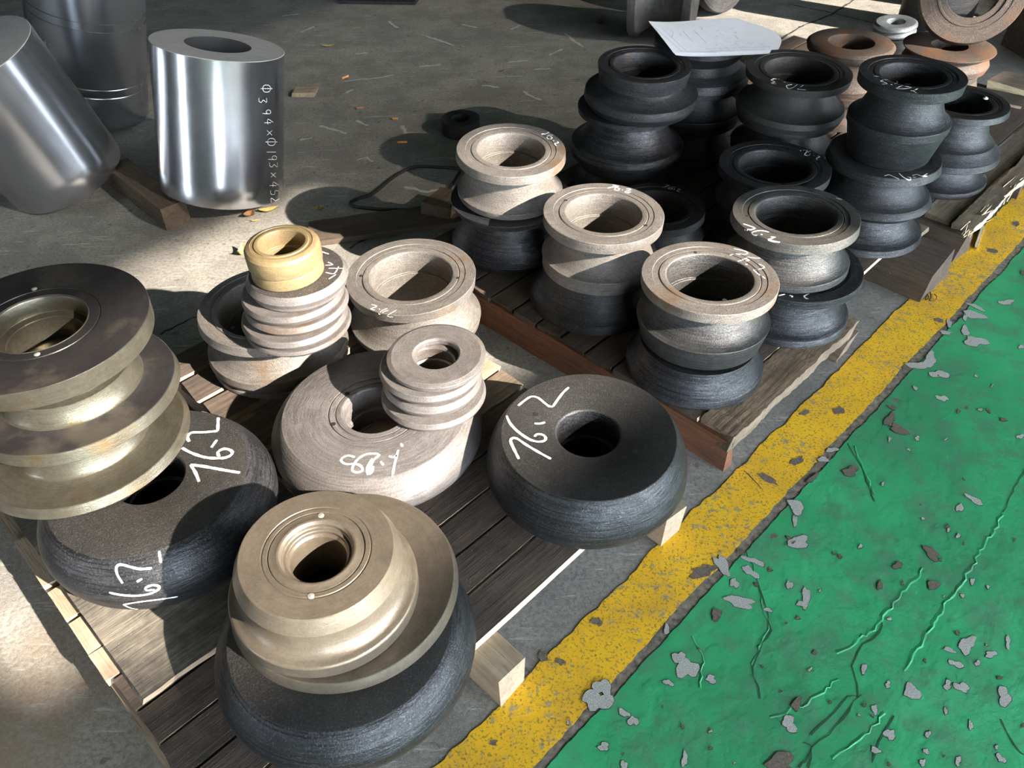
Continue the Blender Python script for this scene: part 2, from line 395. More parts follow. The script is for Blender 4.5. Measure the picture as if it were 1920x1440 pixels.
def strokes_on(o, strokes, width, name='chalk_mark', mat='chalk', lift=.0006, rough=.35, step=5.0, joined=False):
    """handwriting: ribbons that follow the surface of o"""
    tree = surface(o); org = Vector((0, 0, HC)); inv = mw(o).inverted()
    V = []; F = []
    for st in strokes:
        pts = [np.array(p, float) for p in st]
        # Catmull-Rom resampling
        P = [pts[0]] + pts + [pts[-1]]; smp = []
        for i in range(1, len(P) - 2):
            n = max(2, int(np.hypot(*(P[i + 1] - P[i])) / step))
            for k in range(n):
                t = k / n; a, b, c, d = P[i - 1], P[i], P[i + 1], P[i + 2]
                smp.append(.5 * ((2 * b) + (-a + c) * t + (2 * a - 5 * b + 4 * c - d) * t * t + (-a + 3 * b - 3 * c + d) * t ** 3))
        smp.append(pts[-1])
        hit = []
        for p in smp:
            loc, nor, idx, dist = tree.ray_cast(org, ray(p).normalized())
            if loc is not None: hit.append((loc, nor))
        if len(hit) < 2: continue
        if not joined: V = []; F = []
        base = len(V)
        for i, (loc, nor) in enumerate(hit):
            t = hit[min(i + 1, len(hit) - 1)][0] - hit[max(i - 1, 0)][0]
            s = nor.cross(t)
            if s.length < 1e-9: s = Vector((1, 0, 0))
            s.normalize()
            w = width * (1 + rough * (random.random() - .5)) * (.75 if i in (0, len(hit) - 1) else 1)
            for sg in (-.5, .5): V.append(inv @ (loc + nor * lift + s * w * sg))
        for i in range(len(hit) - 1):
            a = base + 2 * i; F.append((a, a + 1, a + 3, a + 2))
        if not joined: link_mesh(name, V, F, M[mat], o)
    if joined: link_mesh(name, V, F, M[mat], o)['kind'] = 'stuff'
def S(off, k, *sts):
    return [[(off[0] + x / k, off[1] + y / k) for x, y in st] for st in sts]

def board(name, u0, u1, v0, v1, z0, z1, mat, parent=None, jit=.0035, n=14, edge=None, axis='u', end_jit=.008, zj=.001):
    """a sawn board lying along u (or v), edges a little uneven; edge = material of its v0 side"""
    l = (u1 - u0) if axis == 'u' else (v1 - v0); w = (v1 - v0) if axis == 'u' else (u1 - u0); h = z1 - z0
    V = []; F = []; FM = []
    ej = [random.uniform(-end_jit, end_jit) for _ in range(4)]; ja = jb = jz = 0.
    for i in range(n + 1):
        x = -l / 2 + l * i / n
        ja = ja * .8 + random.uniform(-jit, jit) * .6; jb = jb * .8 + random.uniform(-jit, jit) * .6; jz = jz * .7 + random.uniform(-zj, zj) * .7
        for y, z, jj, e in ((-w / 2, 0, ja, 0), (w / 2, 0, jb, 1), (w / 2, h, jb * .7, 2), (-w / 2, h, ja * .7, 3)):
            xx = x + (ej[e] if i in (0, n) else 0)
            V.append((xx, y + jj, z + (jz if z > 0 else 0)))
    for i in range(n):
        a = 4 * i; b = a + 4
        for k in range(4):
            F.append((a + k, a + (k + 1) % 4, b + (k + 1) % 4, b + k)); FM.append(1 if (k == 3 and edge) else 0)
    F.append((3, 2, 1, 0)); FM.append(0); e = 4 * n; F.append((e, e + 1, e + 2, e + 3)); FM.append(0)
    o = link_mesh(name, V, F, [mat, edge or mat], parent, FM)
    bm = bmesh.new(); bm.from_mesh(o.data); bmesh.ops.recalc_face_normals(bm, faces=bm.faces); bm.to_mesh(o.data); bm.free()
    cu, cv = (u0 + u1) / 2, (v0 + v1) / 2
    if parent is not None:   # parent empties sit at uv(0,0) turned by ROT
        o.location = (cu, cv, z0); o.rotation_euler = (0, 0, 0 if axis == 'u' else math.pi / 2)
    else:
        o.location = uv(cu, cv, z0); o.rotation_euler = (0, 0, ROT + (0 if axis == 'u' else math.pi / 2))
    return o

# ------------------------------------------------------------------ the hall
def slab(name, u0, u1, v0, v1, z0, z1, mat, nu=1, nv=1, parent=None):
    V = [uv(u, v, z) for z in (z0, z1) for u, v in ((u0, v0), (u1, v0), (u1, v1), (u0, v1))]
    F = [(3, 2, 1, 0), (4, 5, 6, 7), (0, 1, 5, 4), (1, 2, 6, 5), (2, 3, 7, 6), (3, 0, 4, 7)]
    return structure(link_mesh(name, V, F, mat, parent))
floor = slab('floor', -9, 16, -30, 12, -.2, 0.0, M['concrete'])
slab('ceiling', -9, 16, -8.3, 12, 7.2, 7.3, M['roof'])
slab('wall_left', -9.1, -9, -8, 3.0, 0, 7.2, M['steelsheet']); slab('wall_left', -9.1, -9, 3.8, 12, 0, 7.2, M['steelsheet']); slab('wall_left', -9.1, -9, 3.0, 3.8, 2.6, 7.2, M['steelsheet'])  # unseen wall; gap added for side light and a streak on the cylinders
slab('wall_right', 16, 16.1, -8, 12, 0, 7.2, M['steelsheet'])
slab('wall_back', -9, 16, 12, 12.1, 0, 7.2, M['steelsheet'])
# front wall (behind the photographer): a wide open gateway below, openings above shaped to let in the sun patches
wf = empty('wall_front'); structure(wf)
def panel(u0, u1, z0, z1):
    V = [uv(u, v, z) for v in (-8.03, -8.0) for u, z in ((u0, z0), (u1, z0), (u1, z1), (u0, z1))]
    F = [(0, 1, 2, 3), (7, 6, 5, 4), (4, 5, 1, 0), (5, 6, 2, 1), (6, 7, 3, 2), (7, 4, 0, 3)]
    o = link_mesh('cladding_panel', V, F, M['steelsheet'], wf); return o
GZ = 3.65
WU = (1.72, 3.70, 5.05, 8.6); WZ0, WZ1, WZ2 = 5.16, 5.91, 6.95; WX = 6.45
panel(-9, -7, 0, 7.2); panel(11, 16, 0, 7.2); panel(-7, 11, GZ, WZ0)
panel(-7, WU[0], WZ0, 7.2); panel(WU[3], 11, WZ0, 7.2); panel(WU[0], WU[3], WZ2, 7.2); panel(WU[1], WU[2], WZ0, 5.55)
for uu in (-4.3, -1.6, 1.1, 3.8, 6.5, 9.0):  # unseen posts added to break reflections on the cylinders into streaks
    V = [uv(u, v, z) for v in (-8.2, -7.95) for u, z in ((uu, 0), (uu + .28, 0), (uu + .28, GZ), (uu, GZ))]
    link_mesh('added_gate_post', V, [(0, 1, 2, 3), (7, 6, 5, 4), (4, 5, 1, 0), (5, 6, 2, 1), (6, 7, 3, 2), (7, 4, 0, 3)], M['steelsheet'], wf)
def mat_pane():
    m, nt, b = new_mat('sun_dimming_glass'); nt.nodes.remove(b)
    t = nt.nodes.new('ShaderNodeBsdfTransparent'); d = nt.nodes.new('ShaderNodeBsdfDiffuse'); d.inputs[0].default_value = (.35, .35, .33, 1)
    mx = nt.nodes.new('ShaderNodeMixShader'); mx.inputs[0].default_value = .74
    L(nt, t.outputs[0], mx.inputs[1]); L(nt, d.outputs[0], mx.inputs[2]); L(nt, mx.outputs[0], nt.nodes['Material Output'].inputs[0]); return m
M['pane'] = mat_pane()
for k, (u0, u1, z0, z1) in enumerate(((WU[0], WU[1], WZ1, WZ2), (WU[1], WU[2], 5.55, WZ2), (WU[2], WX, 5.58, WZ2), (WX, WU[3], 6.05, WZ2))):  # unseen panes added to let only part of the sun through
    V = [uv(u, v, z) for v in (-8.01, -8.006) for u, z in ((u0, z0), (u1, z0), (u1, z1), (u0, z1))]
    structure(link_mesh('dimming_pane_%d' % (k + 1), V, [(0, 1, 2, 3), (7, 6, 5, 4)], M['pane']))

# painted walkway, line and joint
def strip(name, v0, v1, z, mat, wob=.0, u0=-6, u1=9, du=.012, wob1=None):
    n = int((u1 - u0) / du); V = []; F = []
    a = b = 0.
    wob1 = wob if wob1 is None else wob1
    for i in range(n + 1):
        a = a * .82 + random.uniform(-wob, wob); b = b * .82 + random.uniform(-wob1, wob1); u = u0 + (u1 - u0) * i / n
        V += [uv(u, v0 + a, z), uv(u, v1 + b, z)]
    for i in range(n): F.append((2 * i, 2 * i + 2, 2 * i + 3, 2 * i + 1))
    return structure(link_mesh(name, V, F, mat))
strip('trim_1', .436, .572, .0016, M['yellow'], .0022, wob1=.0032)
strip('trim_2', .405, .450, .0008, M['joint'], .002)
strip('floor', -7.9, .412, .0022, M['green'], .0, wob1=.0022)

# ------------------------------------------------------------------ pallets
def pallet(label):
    e = empty('pallet', (0, 0, 0), ROT); tag(e, label, 'pallet', 'wooden pallets under the rollers'); return e
p1 = pallet('near pallet of dirty boards, carrying the big round discs at the front')
p2 = pallet('middle pallet with a red-brown side beam, under the stacks of dark rollers')
p3 = pallet('far pallet with a splintered pale edge board, beside the yellow line')
# near pallet
for v0, v1, ed in ((.652, .742, M['wood_fresh']), (.750, .833, M['wood_pale']), (.840, .921, None), (.929, 1.012, M['wood_pale']), (1.020, 1.110, None)):
    board('deck_board', -.036, 1.14, v0, v1, .104, .125, M['wood_dirty'], p1, jit=.0022, edge=ed)
for v0, v1 in ((1.22, 1.30), (1.32, 1.42), (1.46, 1.56), (1.60, 1.70), (1.72, 1.82), (1.84, 1.94)):
    board('deck_board', .49, 1.15 if v0 < 1.3 else 1.12, v0, v1, .104, .125, M['wood_dirty'] if v0 > 1.3 else M['wood_pale'], p1, edge=M['wood_pale'])
board('deck_board', .49, 1.143, 1.125, 1.21, .104, .125, M['wood_old'], p1, edge=M['wood_pale'])
board('deck_sheet', -.012, .480, 1.018, 1.66,   .1255, .140, M['ply'], p1, jit=.006, edge=M['wood_pale'], end_jit=.012)
for u0, u1, m in ((-.046, .030, 'wood_pale'), (.500, .575, 'wood_pale'), (1.055, 1.125, 'wood_pale')):
    board('stringer', u0, u1, .563, 1.95, 0.0005, .104, M[m], p1, axis='v', jit=.003, n=24)
for v0, v1 in ((1.118, 1.196), (1.203, 1.300), (1.308, 1.405), (1.43, 1.60)):  # pale pieces with gaps stand for sun and shade on the stringer top
    board('lit_stringer_piece', -.047, -.0155, v0, v1, .1045, .124, M['wood_pale'], p1, axis='v', jit=.002, n=5, end_jit=.004)
# middle pallet
board('side_beam', 1.362, 1.400, .60, 1.92, 0.0005, .108, M['wood_red'], p2, axis='v', jit=.002, n=26)
for k, v0 in enumerate(np.arange(.70, 1.86, .098)):
    board('deck_board', 1.366, 2.64, v0, v0 + .088, .108, .125, M['wood_dark'], p2, jit=.003, edge=M['wood_fresh'] if k == 0 else None)
board('edge_slab', 1.368, 2.045, .592, .692, .086, .1248, M['bark'], p2, jit=.0045, n=60, edge=M['wood_old'], end_jit=.02, zj=.005)
board('splinter', 1.372, 1.379, .592, .70, .090, .107, M['wood_pale'], p2, axis='v', jit=.003, n=6)
board('deck_board', 2.56, 2.668, .655, 1.9, .1255, .140, M['wood_old'], p2, axis='v', jit=.003, edge=M['wood_pale'])
for u0, u1, v0, m in ((1.405, 1.455, .615, 'wood_old'), (1.972, 2.045, .588, 'wood_old'), (2.44, 2.655, .548, 'wood_dark')):
    board('stringer', u0, u1, v0, 1.92, 0.0005, .085 if u0 < 2.1 else .1075, M[m], p2, axis='v', jit=.004, n=22, end_jit=.014)
# far pallet
board('side_beam', 2.745, 2.86, .555, 1.95, 0.0005, .108, M['wood_dark'], p3, axis='v', jit=.003, n=22)
for u0, u1 in ((3.35, 3.45), (3.95, 4.05)):
    board('stringer', u0, u1, .565, 1.95, 0.0005, .1075, M['wood_dark'], p3, axis='v', jit=.004)
for k, v0 in enumerate(np.arange(.625, 1.9, .105)):
    board('deck_board', 2.78, 4.06, v0, v0 + .09, .108, .125, M['wood_dark'] if k else M['wood_old'], p3, jit=.004)
board('broken_board', 2.775, 3.9, .541, .610, .109, .138, M['wood_old'], p3, jit=.007, n=60, edge=M['wood_fresh'], end_jit=.03, zj=.004)
V = []; F = []
for k in range(46):   # torn fibres along the broken edge
    u = random.uniform(2.765, 3.6) if k > 12 else random.uniform(2.75, 2.83); v = random.uniform(.536, .575); l = random.uniform(.03, .12); a = random.uniform(-.25, .25); z = random.uniform(.112, .145)
    d = Vector((math.cos(a), math.sin(a), random.uniform(-.15, .15))); s = Vector((-d.y, d.x, 0)) * random.uniform(.001, .003); c = Vector((u, v, z)); b0 = len(V)
    V += [c - d * l / 2 - s, c - d * l / 2 + s, c + d * l / 2, c - d * l / 2 + Vector((0, 0, .003))]
    F += [(b0, b0 + 1, b0 + 2), (b0, b0 + 2, b0 + 3), (b0 + 1, b0 + 3, b0 + 2)]
o = link_mesh('torn_fibres', V, F, M['wood_fresh'], p3); o['kind'] = 'stuff'

# ------------------------------------------------------------------ rollers: (z, radius) from base to top; ('c', r) is the throat
ZP = .125
G = 'turned rollers stacked on the middle pallet'; GN = 'turned rollers stacked on the near pallet'; GF = 'turned rollers on the far pallet'
mD, mB, mK = [M['dusty']], [M['dark']], [M['blue']]  # the lower rollers' shade is put into the darker steels
# C: front stack of the middle pallet
roller('blue-grey roller at the bottom of the stack nearest the black disc', (.513, 1.674), ZP, [(0, .190), (.026, .1885), (.030, .184), ('c', .165), (.097, .158)], mK, .10, group=G, neckw=.3)
C1 = roller('pale sunlit roller marked 76.2, topmost of the stack nearest the black disc', (.5193, 1.6881), .2222, [(0, .158), (.002, .1622), (.035, .1707), (.0682, .1778), ('c', .132), (.1589, .1756), (.1877, .1764)], [M['darkmatt'], M['dusty']], .110, (.46, 2.2), group=G, fm=1)  # cone darker than the flange: shade put into its colour
# D
D0 = roller('dark roller with chalk ticks on its rim, under the half sunlit roller', (.832, 1.9135), ZP, [(0, .1870), (.0229, .1830), ('c', .140), (.1431, .1900), (.1678, .1885)], mK, .10, group=G)
D1 = roller('dark roller marked 76.2, half in sun, at the right front of the middle pallet', (.8074, 1.9323), .2930, [(0, .172), (.001, .1745), (.0204, .1735), ('c', .135), (.1232, .1755), (.1511, .1722)], [M['darkmatt'], M['mid']], .108, (-1.2, 1.8), group=G, fm=1)  # paler flange: the sun on its front is put into the colour
# B
roller('shaded dark roller under the sunlit one in the centre of the middle pallet', (.2694, 2.0156), ZP, [(0, .209), (.0277, .2015), ('c', .165), (.1128, .160)], mB, .10, group=G, neckw=.35)
B1 = roller('pale sunlit roller marked 76.2, topmost of the stack in the centre of the picture', (.2723, 2.0170), .2388, [(0, .166), (.002, .1718), (.0236, .1715), (.0453, .1744), ('c', .136), (.1437, .1742), (.1764, .1753)], mD, .108, (1.5, .32), group=G)
# A
roller('dark blue roller at the foot of the stack by the loop of cable', (.0103, 2.3136), ZP, [(0, .184), (.020, .195), (.034, .203), ('c', .160), (.1652, .1893), (.1867, .1968)], mK, .10, group=G, neckw=.55)
A1 = roller('sunlit grey roller marked 76.2, topmost of the stack by the loop of black cable', (.0072, 2.3230), .3118, [(0, .158), (.002, .1606), (.010, .1690), (.029, .1710), ('c', .137), (.1329, .1735), (.1607, .1706)], mD, .104, (2.3, -2.4), group=G)
# E, X
roller('dark roller at the bottom of the stack behind the half sunlit top roller', (.863, 2.338), ZP, [(0, .166), (.02, .167), ('c', .132), (.10, .162), (.122, .162)], mB, .10, group=G)
E1r = roller('black roller marked 76.2 directly behind the half sunlit top roller', (.863, 2.338), .2475, [(0, .162), (.002, .166), (.025, .172), ('c', .140), (.110, .176), (.1375, .1759)], mB, .112, group=G)
X1 = roller('low black roller marked 76.2 in deep shade behind the central stack', (.4981, 2.3290), ZP, [(0, .160), (.03, .164), ('c', .126), (.101, .160), (.1265, .1564)], [M['black']], .104, group=G)
# H (three high)
roller('dark roller at the bottom of the three high stack with dents on its upper rim', (.4400, 2.7166), ZP, [(0, .185), (.03, .184), ('c', .135), (.101, .178), (.1358, .180)], mB, .09, group=G)
roller('blue-grey roller in the middle of the three high stack with dents on its upper rim', (.4377, 2.7166), .2608, [(0, .200), (.0274, .2085), (.0460, .1983), ('c', .135), (.152, .180), (.1749, .182)], mK, .09, group=G)
H1 = roller('brownish dark roller with a dented rim and empty bore, beside the drawing sheets', (.4730, 2.7136), .4362, [(0, .180), (.0267, .1985), (.0532, .1953), ('c', .140), (.090, .150), (.1187, .156), (.1425, .1590)], [M['rust'] if False else M['dark']], .104, (1.6, -1.8), group=G)
# W under the paper
roller('dark roller at the bottom of the stack covered by the drawing sheets', (.735, 2.99), ZP, [(0, .18), (.03, .18), ('c', .135), (.13, .17), (.155, .17)], mB, .09, group=G)
roller('dark roller in the middle of the stack covered by the drawing sheets', (.735, 2.99), .280, [(0, .17), (.03, .178), ('c', .135), (.115, .17), (.140, .17)], mB, .09, group=G)
W1 = roller('dark roller directly under the drawing sheets', (.7308, 2.9889), .4205, [(0, .190), (.03, .185), (.05, .150), (.0800, .140), (.118, .172), (.1206, .1773), (.1435, .1772)], mB, .10, group=G)
# G (three high)
roller('dark roller at the foot of the stack right of the drawing sheets', (1.0, 2.70), ZP, [(0, .18), (.03, .18), ('c', .135), (.12, .172), (.145, .172)], mB, .09, group=G)
roller('dark roller in the middle of the stack right of the drawing sheets', (1.0, 2.6985), .2705, [(0, .178), (.025, .18), ('c', .135), (.11, .172), (.1315, .172)], mB, .09, group=G)
G1 = roller('matt black roller marked 76.2 at the top, right of the drawing sheets', (1.0002, 2.6963), .4025, [(0, .180), (.018, .186), (.0372, .1825), ('c', .134), (.1261, .1742), (.1513, .1768)], [M['black']], .112, (1.2, -1.5), group=G)
# F (three high)
roller('dark turned roller at the foot of the tall pile near the yellow line', (1.2250, 2.3707), ZP, [(0, .1955), (.0218, .1895), ('c', .140), (.1149, .158)], mK, .09, group=G)
F2 = roller('dark roller marked 76.2, middle of the tall pile near the yellow line', (1.2250, 2.3709), .2400, [(0, .170), (.0177, .1865), (.0389, .1742), ('c', .132), (.1329, .1790), (.1610, .1722)], mB, .10, group=G)
F3 = roller('dark roller marked 76.2 with narrow throat, top of the tall pile', (1.2340, 2.3737), .4013, [(0, .1240), (.004, .1262), (.1018, .150), (.1025, .153), (.1261, .1535), ('c', .112), (.2238, .1520), (.2563, .1538)], mB, .092, (-.3, -.3), group=G)
# T
roller('scuffed dark roller at the bottom of the short pile by the broken board', (1.6172, 2.7170), ZP, [(0, .179), (.014, .181), (.0232, .1787), ('c', .132), (.1032, .150)], mB, .09, group=GF)
T1 = roller('dark roller with a white chalk bit on top, beside the tall pile', (1.6174, 2.7195), .2285, [(0, .185), (.0024, .1930), (.0244, .1874), (.045, .165), (.0584, .1559), ('c', .118), (.1684, .1640), (.1902, .1591)], mB, .104, group=GF)
# I, J on the near pallet
I1 = roller('sunlit roller marked 76.2 with a brown stain across its rim, on the near pallet', (-.2817, 1.8840), ZP, [(0, .176), (.0180, .190), (.0400, .1945), ('c', .152), (.152, .1825), (.1830, .1860)], mD, .1165, (-.14, -1.2), group=GN)
J1 = roller('sunlit roller with a wide dark bore carrying the ring stack and brass bush', (-.6660, 1.7574), ZP, [(0, .191), (.0125, .1895), (.0130, .184), (.034, .196), (.056, .194), ('c', .155), (.152, .1955), (.1800, .1913)], mD, .140, (1.2, .3), group=GN)
# ground rings
GR = 'ground steel rings stacked on the rollers'
def ring(label, c, z0, spec, bore, m='ring', k=1.0, top=None):
    spec = [(a * k, b * k) for a, b in spec]; bore *= k
    if k != 1.0: c = (c[0] * k, c[1] * k); z0 = HC - (HC - z0) * k
    o = lathe('spacer_ring', [(bore + .004, 0)] + [(r, z, 1 if i == len(spec) - 1 else 0) for i, (z, r) in enumerate(spec)] + [(bore + .004, spec[-1][0], 0), (bore, spec[-1][0] - .004), (bore, .004)], [M[m], M[top or m]], cham=.0008, smooth=12)
    o.location = (c[0], c[1], z0); o.rotation_euler = (0, 0, random.random() * 6); tag(o, label, 'ring', GR); o['_top'] = spec[-1][0]; return o
KJ = 1.0919
ring('lowest of the ground rings under the brass bush', (-.5109, 1.5110), .4165, [(0, .112), (.002, .1149), (.014, .1265), (.0236, .1240)], .06, k=KJ)
ring('second ground ring from the bottom under the brass bush', (-.5150, 1.5110), .4404, [(0, .112), (.002, .1186), (.013, .1255), (.0262, .1200)], .06, k=KJ)
ring('middle ground ring of the five under the brass bush', (-.5070, 1.5240), .4669, [(0, .108), (.002, .1130), (.014, .1225), (.0268, .1165)], .06, k=KJ)
ring('second ground ring from the top under the brass bush, light with a rusty edge', (-.5109, 1.5270), .4940, [(0, .108), (.002, .1135), (.014, .1200), (.0278, .1160)], .06, k=KJ)
R1 = ring('dark topped ground ring with a chalk 4, directly under the brass bush', (-.4960, 1.5390), .5221, [(0, .104), (.0023, .1109), (.0106, .1120), (.0240, .1188), (.0402, .1080)], .055, k=KJ, top='ringtop')
bushing = lathe('brass_bush', [(a * KJ, b * KJ) for a, b in [(.055, 0), (.0800, 0), (.0825, .003), (.0815, .028), (.0800, .0300), (.0845, .033), (.0850, .060), (.0845, .070), (.0800, .0770), (.0700, .0800), (.0690, .0785), (.0620, .0785), (.0610, .0813), (.0540, .0813), (.0520, .0790), (.0520, .040), (.047, .038), (.047, 0)]], [M['brass']], cham=.0008)
bushing.location = (-.5120 * KJ, 1.5320 * KJ, HC - (HC - .5625) * KJ + .0006); tag(bushing, 'yellow brass bush with a ridge round its side on top of the ring stack', 'bush')
ring('lowest ring of the stack on the big grey disc', (-.1928, 1.4178), .2620, [(0, .116), (.002, .1225), (.014, .1290), (.0275, .1240)], .056)
ring('second ring from the bottom of the stack on the big grey disc', (-.1930, 1.4240), .2897, [(0, .104), (.002, .1080), (.024, .1205), (.0410, .1150)], .056)
ring('third ring from the bottom of the stack on the big grey disc', (-.1934, 1.4276), .3310, [(0, .108), (.002, .1120), (.020, .1241), (.0345, .1190)], .056)
ring('top ring of the stack on the big grey disc, with a clean grey face', (-.1790, 1.4370), .3658, [(0, .110), (.0022, .1165), (.0150, .1185), (.0199, .1073)], .0533)

# ------------------------------------------------------------------ big round discs
def bulge(r0, zc, rb, rt, H, n=11):
    out = []
    for i in range(n + 1):
        z = H * i / n
        if z < zc: t = (zc - z) / zc; out.append((rb - (rb - r0) * (t ** 2.1), z))
        else: t = (z - zc) / (H - zc); out.append((rb - (rb - rt) * (t ** 1.9), z))
    return out
def big_disc(label, c, z0, r0, zc, rb, rt, H, bore, mats, groove=None, tilt=(0, 0), tm=0):
    loop = [(bore + .02, 0)] + bulge(r0, zc, rb, rt, H)
    loop[-1] = (loop[-1][0], loop[-1][1], tm)
    if groove: loop += [(groove, H, tm), (groove - .001, H - .003, tm), (groove - .003, H - .003, tm), (groove - .004, H, tm), (groove - .017, H - .0005, tm), (groove - .018, H - .0035, tm), (groove - .0195, H - .0035, tm), (groove - .0205, H - .001, tm)]
    loop += [(bore + .004, H, tm), (bore, H - .005), (bore, H * .5), (bore - .005, H * .5 - .002), (bore - .005, .02)]
    o = lathe('forming_disc', loop, mats, seg=144)
    n = Vector((R(tilt[0]), R(tilt[1]), 1)).normalized(); o.rotation_mode = 'QUATERNION'; o.rotation_quaternion = Vector((0, 0, 1)).rotation_difference(n)
    o.location = (c[0], c[1], z0); tag(o, label, 'disc', 'big round forming discs on the near pallet'); o['_top'] = H; return o
K1 = big_disc('black convex disc marked 76.2 at the right front corner of the near pallet', (.172, 1.2529), ZP, .190, .068, .2370, .2005, .1690, .0721, [M['blue'], M['black']], tm=1)
N1 = big_disc('pale grey convex disc with chalk figures and a ring stack on it', (-.3351, 1.3789), ZP, .195, .073, .2600, .2230, .1365, .0776, [M['grey']], groove=.1135)
P1 = big_disc('black convex disc marked 76.2 on top and side, under the flanged rollers', (-.7918, 1.1388), .1402, .222, .080, .2535, .2079, .1640, .0719, [M['blue'], M['black']], tm=1)
Q1 = big_disc('largest black convex disc at the front edge of the picture, under the tan roller', (-.3317, .8002), ZP, .195, .070, .2500, .2105, .1456, .07, [M['blue'], M['black']], tm=1)

# left stack of flanged rollers with hubs
ml = [M['olive'], M['stain']]
GL = 'flanged tool rollers in the left stack'
LS = .9605
def flanged(label, c, z0, low, tilt, top=False, tm=1):
    z1, r1, z2, r2, zh, rh = [x * LS for x in low]; c = (c[0] * LS, c[1] * LS); z0 = HC - (HC - z0) * LS
    if top:
        loop = [(.10, 0), (rh, 0), (rh + .002, z1 * .7), (rh + .03, z1), (r1, z1), (r2, z2, tm), (.1240, z2, tm), (.1230, z2 - .0018, tm), (.1212, z2 - .0018, tm), (.1202, z2, tm), (.1005, z2, 0), (.0990, z2 + .0012, 0), (.0950, z2 - .002, 0), (.0945, z2 - .040, 0), (.0770, z2 - .043, 0), (.0760, z2 - .055, 0), (.0760, 0, 0)]
    else:
        loop = [(.10, 0), (rh + .02, 0), (rh + .022, max(z1, .001) * .8), (r1, max(z1, .001)), (r2, z2, tm), (rh + .03, z2 + .001, tm), (rh + .012, z2 + .006, 0), (rh + .006, z2 + .014, 0), (rh, zh, 0), (.0790, zh, 0), (.0790, 0, 0)]
    o = lathe('flanged_roller', loop, ml, seg=144)
    n = Vector((R(tilt[0]), R(tilt[1]), 1)).normalized(); o.rotation_mode = 'QUATERNION'; o.rotation_quaternion = Vector((0, 0, 1)).rotation_difference(n)
    o.location = (c[0], c[1], z0); tag(o, label, 'roller', GL); o['_top'] = z2; return o
L3 = flanged('lowest flanged roller of the left stack, its flange overhanging the black disc', (-1.0107, 1.3037), .2525, (.0010, .2365, .0250, .2275, .078, .142), (.3, .3), tm=0)
L2 = flanged('middle flanged roller of the left stack, golden reflections on its flange', (-1.0075, 1.3460), .3290, (.0360, .2300, .0640, .2225, .118, .142), (.8, .9), tm=1)
L1 = flanged('top flanged roller of the left stack with a dark stained face and two round screws', (-1.0350, 1.3780), .4490, (.0530, .2285, .1010, .2305, 0, .150), (1.3, -.4), top=True)
holes_at(L1, [(65, 543), (69, 663)], .101 * LS, .0062, 'screw', 'plug_screw', .002)
holes_at(L2, [(205, 725)], .0645 * LS, .006, 'screw', 'plug_screw', .002)
holes_at(L3, [(74, 878)], .026 * LS, .0062, 'screw', 'plug_screw', .002)

# tan roller on the front disc: a wide flange and a dished roller on it
mt = [M['tan']]
tan_flange = lathe('flange_disc', [(.08, 0), (.2203, 0), (.2203, .0010), (.2130, .0225), (.10, .0230), (.08, .0230)], mt, seg=144)
tan_flange.location = (-.3339, .8763, .2708); tag(tan_flange, 'wide tan flange disc lying on the largest black disc, under the dished roller', 'disc')
dish = [(.07, 0), (.1660, 0), (.1749, .004), (.1735, .0280), (.1745, .0310), (.1735, .0345), (.1700, .0370)]
for i in range(1, 10):
    t = i / 9; dish.append((.1700 - .0300 * math.sin(t * math.pi / 2) ** 1.0 * (1 - .0 * t), .0370 + .056 * (1 - math.cos(t * math.pi / 2))))
dish += [(.1520, .1000), (.1380, .1325), (.0985, .1325), (.0975, .1312), (.0955, .1312), (.0945, .1325), (.0870, .1325), (.0862, .1300), (.0845, .1300), (.0838, .1322), (.0730, .1325), (.0700, .1338), (.0665, .1325), (.0625, .1270), (.0620, .1190), (.0550, .1170), (.0550, .1090), (.0500, .1050), (.0500, 0)]
M1 = lathe('dished_roller', dish, mt, seg=144)
n = Vector((R(2.2), R(-.5), 1)).normalized(); M1.rotation_mode = 'QUATERNION'; M1.rotation_quaternion = Vector((0, 0, 1)).rotation_difference(n)
M1.location = (-.3615, .8448, .2995); tag(M1, 'tan dished roller with two screws and a stepped bore, topmost on the front disc', 'roller'); M1['_top'] = .1325
holes_at(M1, [(602, 967), (583, 1117)], .1325, .0058, 'screw', 'plug_screw', .001)

# bolt holes
holes_at(A1, [(944, 241), (969, 321)], .1607 - .0016); holes_at(B1, [(1061, 377), (1211, 421)], .1764 - .0016); holes_at(C1, [(1304, 471), (1358, 565)], .1877 - .0016)
holes_at(D1, [(1402, 403), (1577, 399)], .1511 - .0016); holes_at(E1r, [(1437, 275), (1469, 346)], .1375 - .0016); holes_at(I1, [(677, 517), (858, 521)], .1830 - .0016)
holes_at(G1, [(1434, 137), (1565, 123)], .1513 - .0016); holes_at(F3, [(1647, 140), (1776, 137), (1802, 152)], .2563 - .0016); holes_at(H1, [(1147, 127), (1278, 116)], .1425 - .0016)
holes_at(K1, [(1005, 777), (1190, 847)], .1690, .0065); holes_at(N1, [(625, 795), (651, 738)], .1365, .0058); holes_at(P1, [(371, 926)], .1640, .0062)
holes_at(T1, [(1848, 184)], .1902, .009, 'chalk', 'chalk_bit', .005)
holes_at(J1, [(437, 615)], .1800 - .0016)

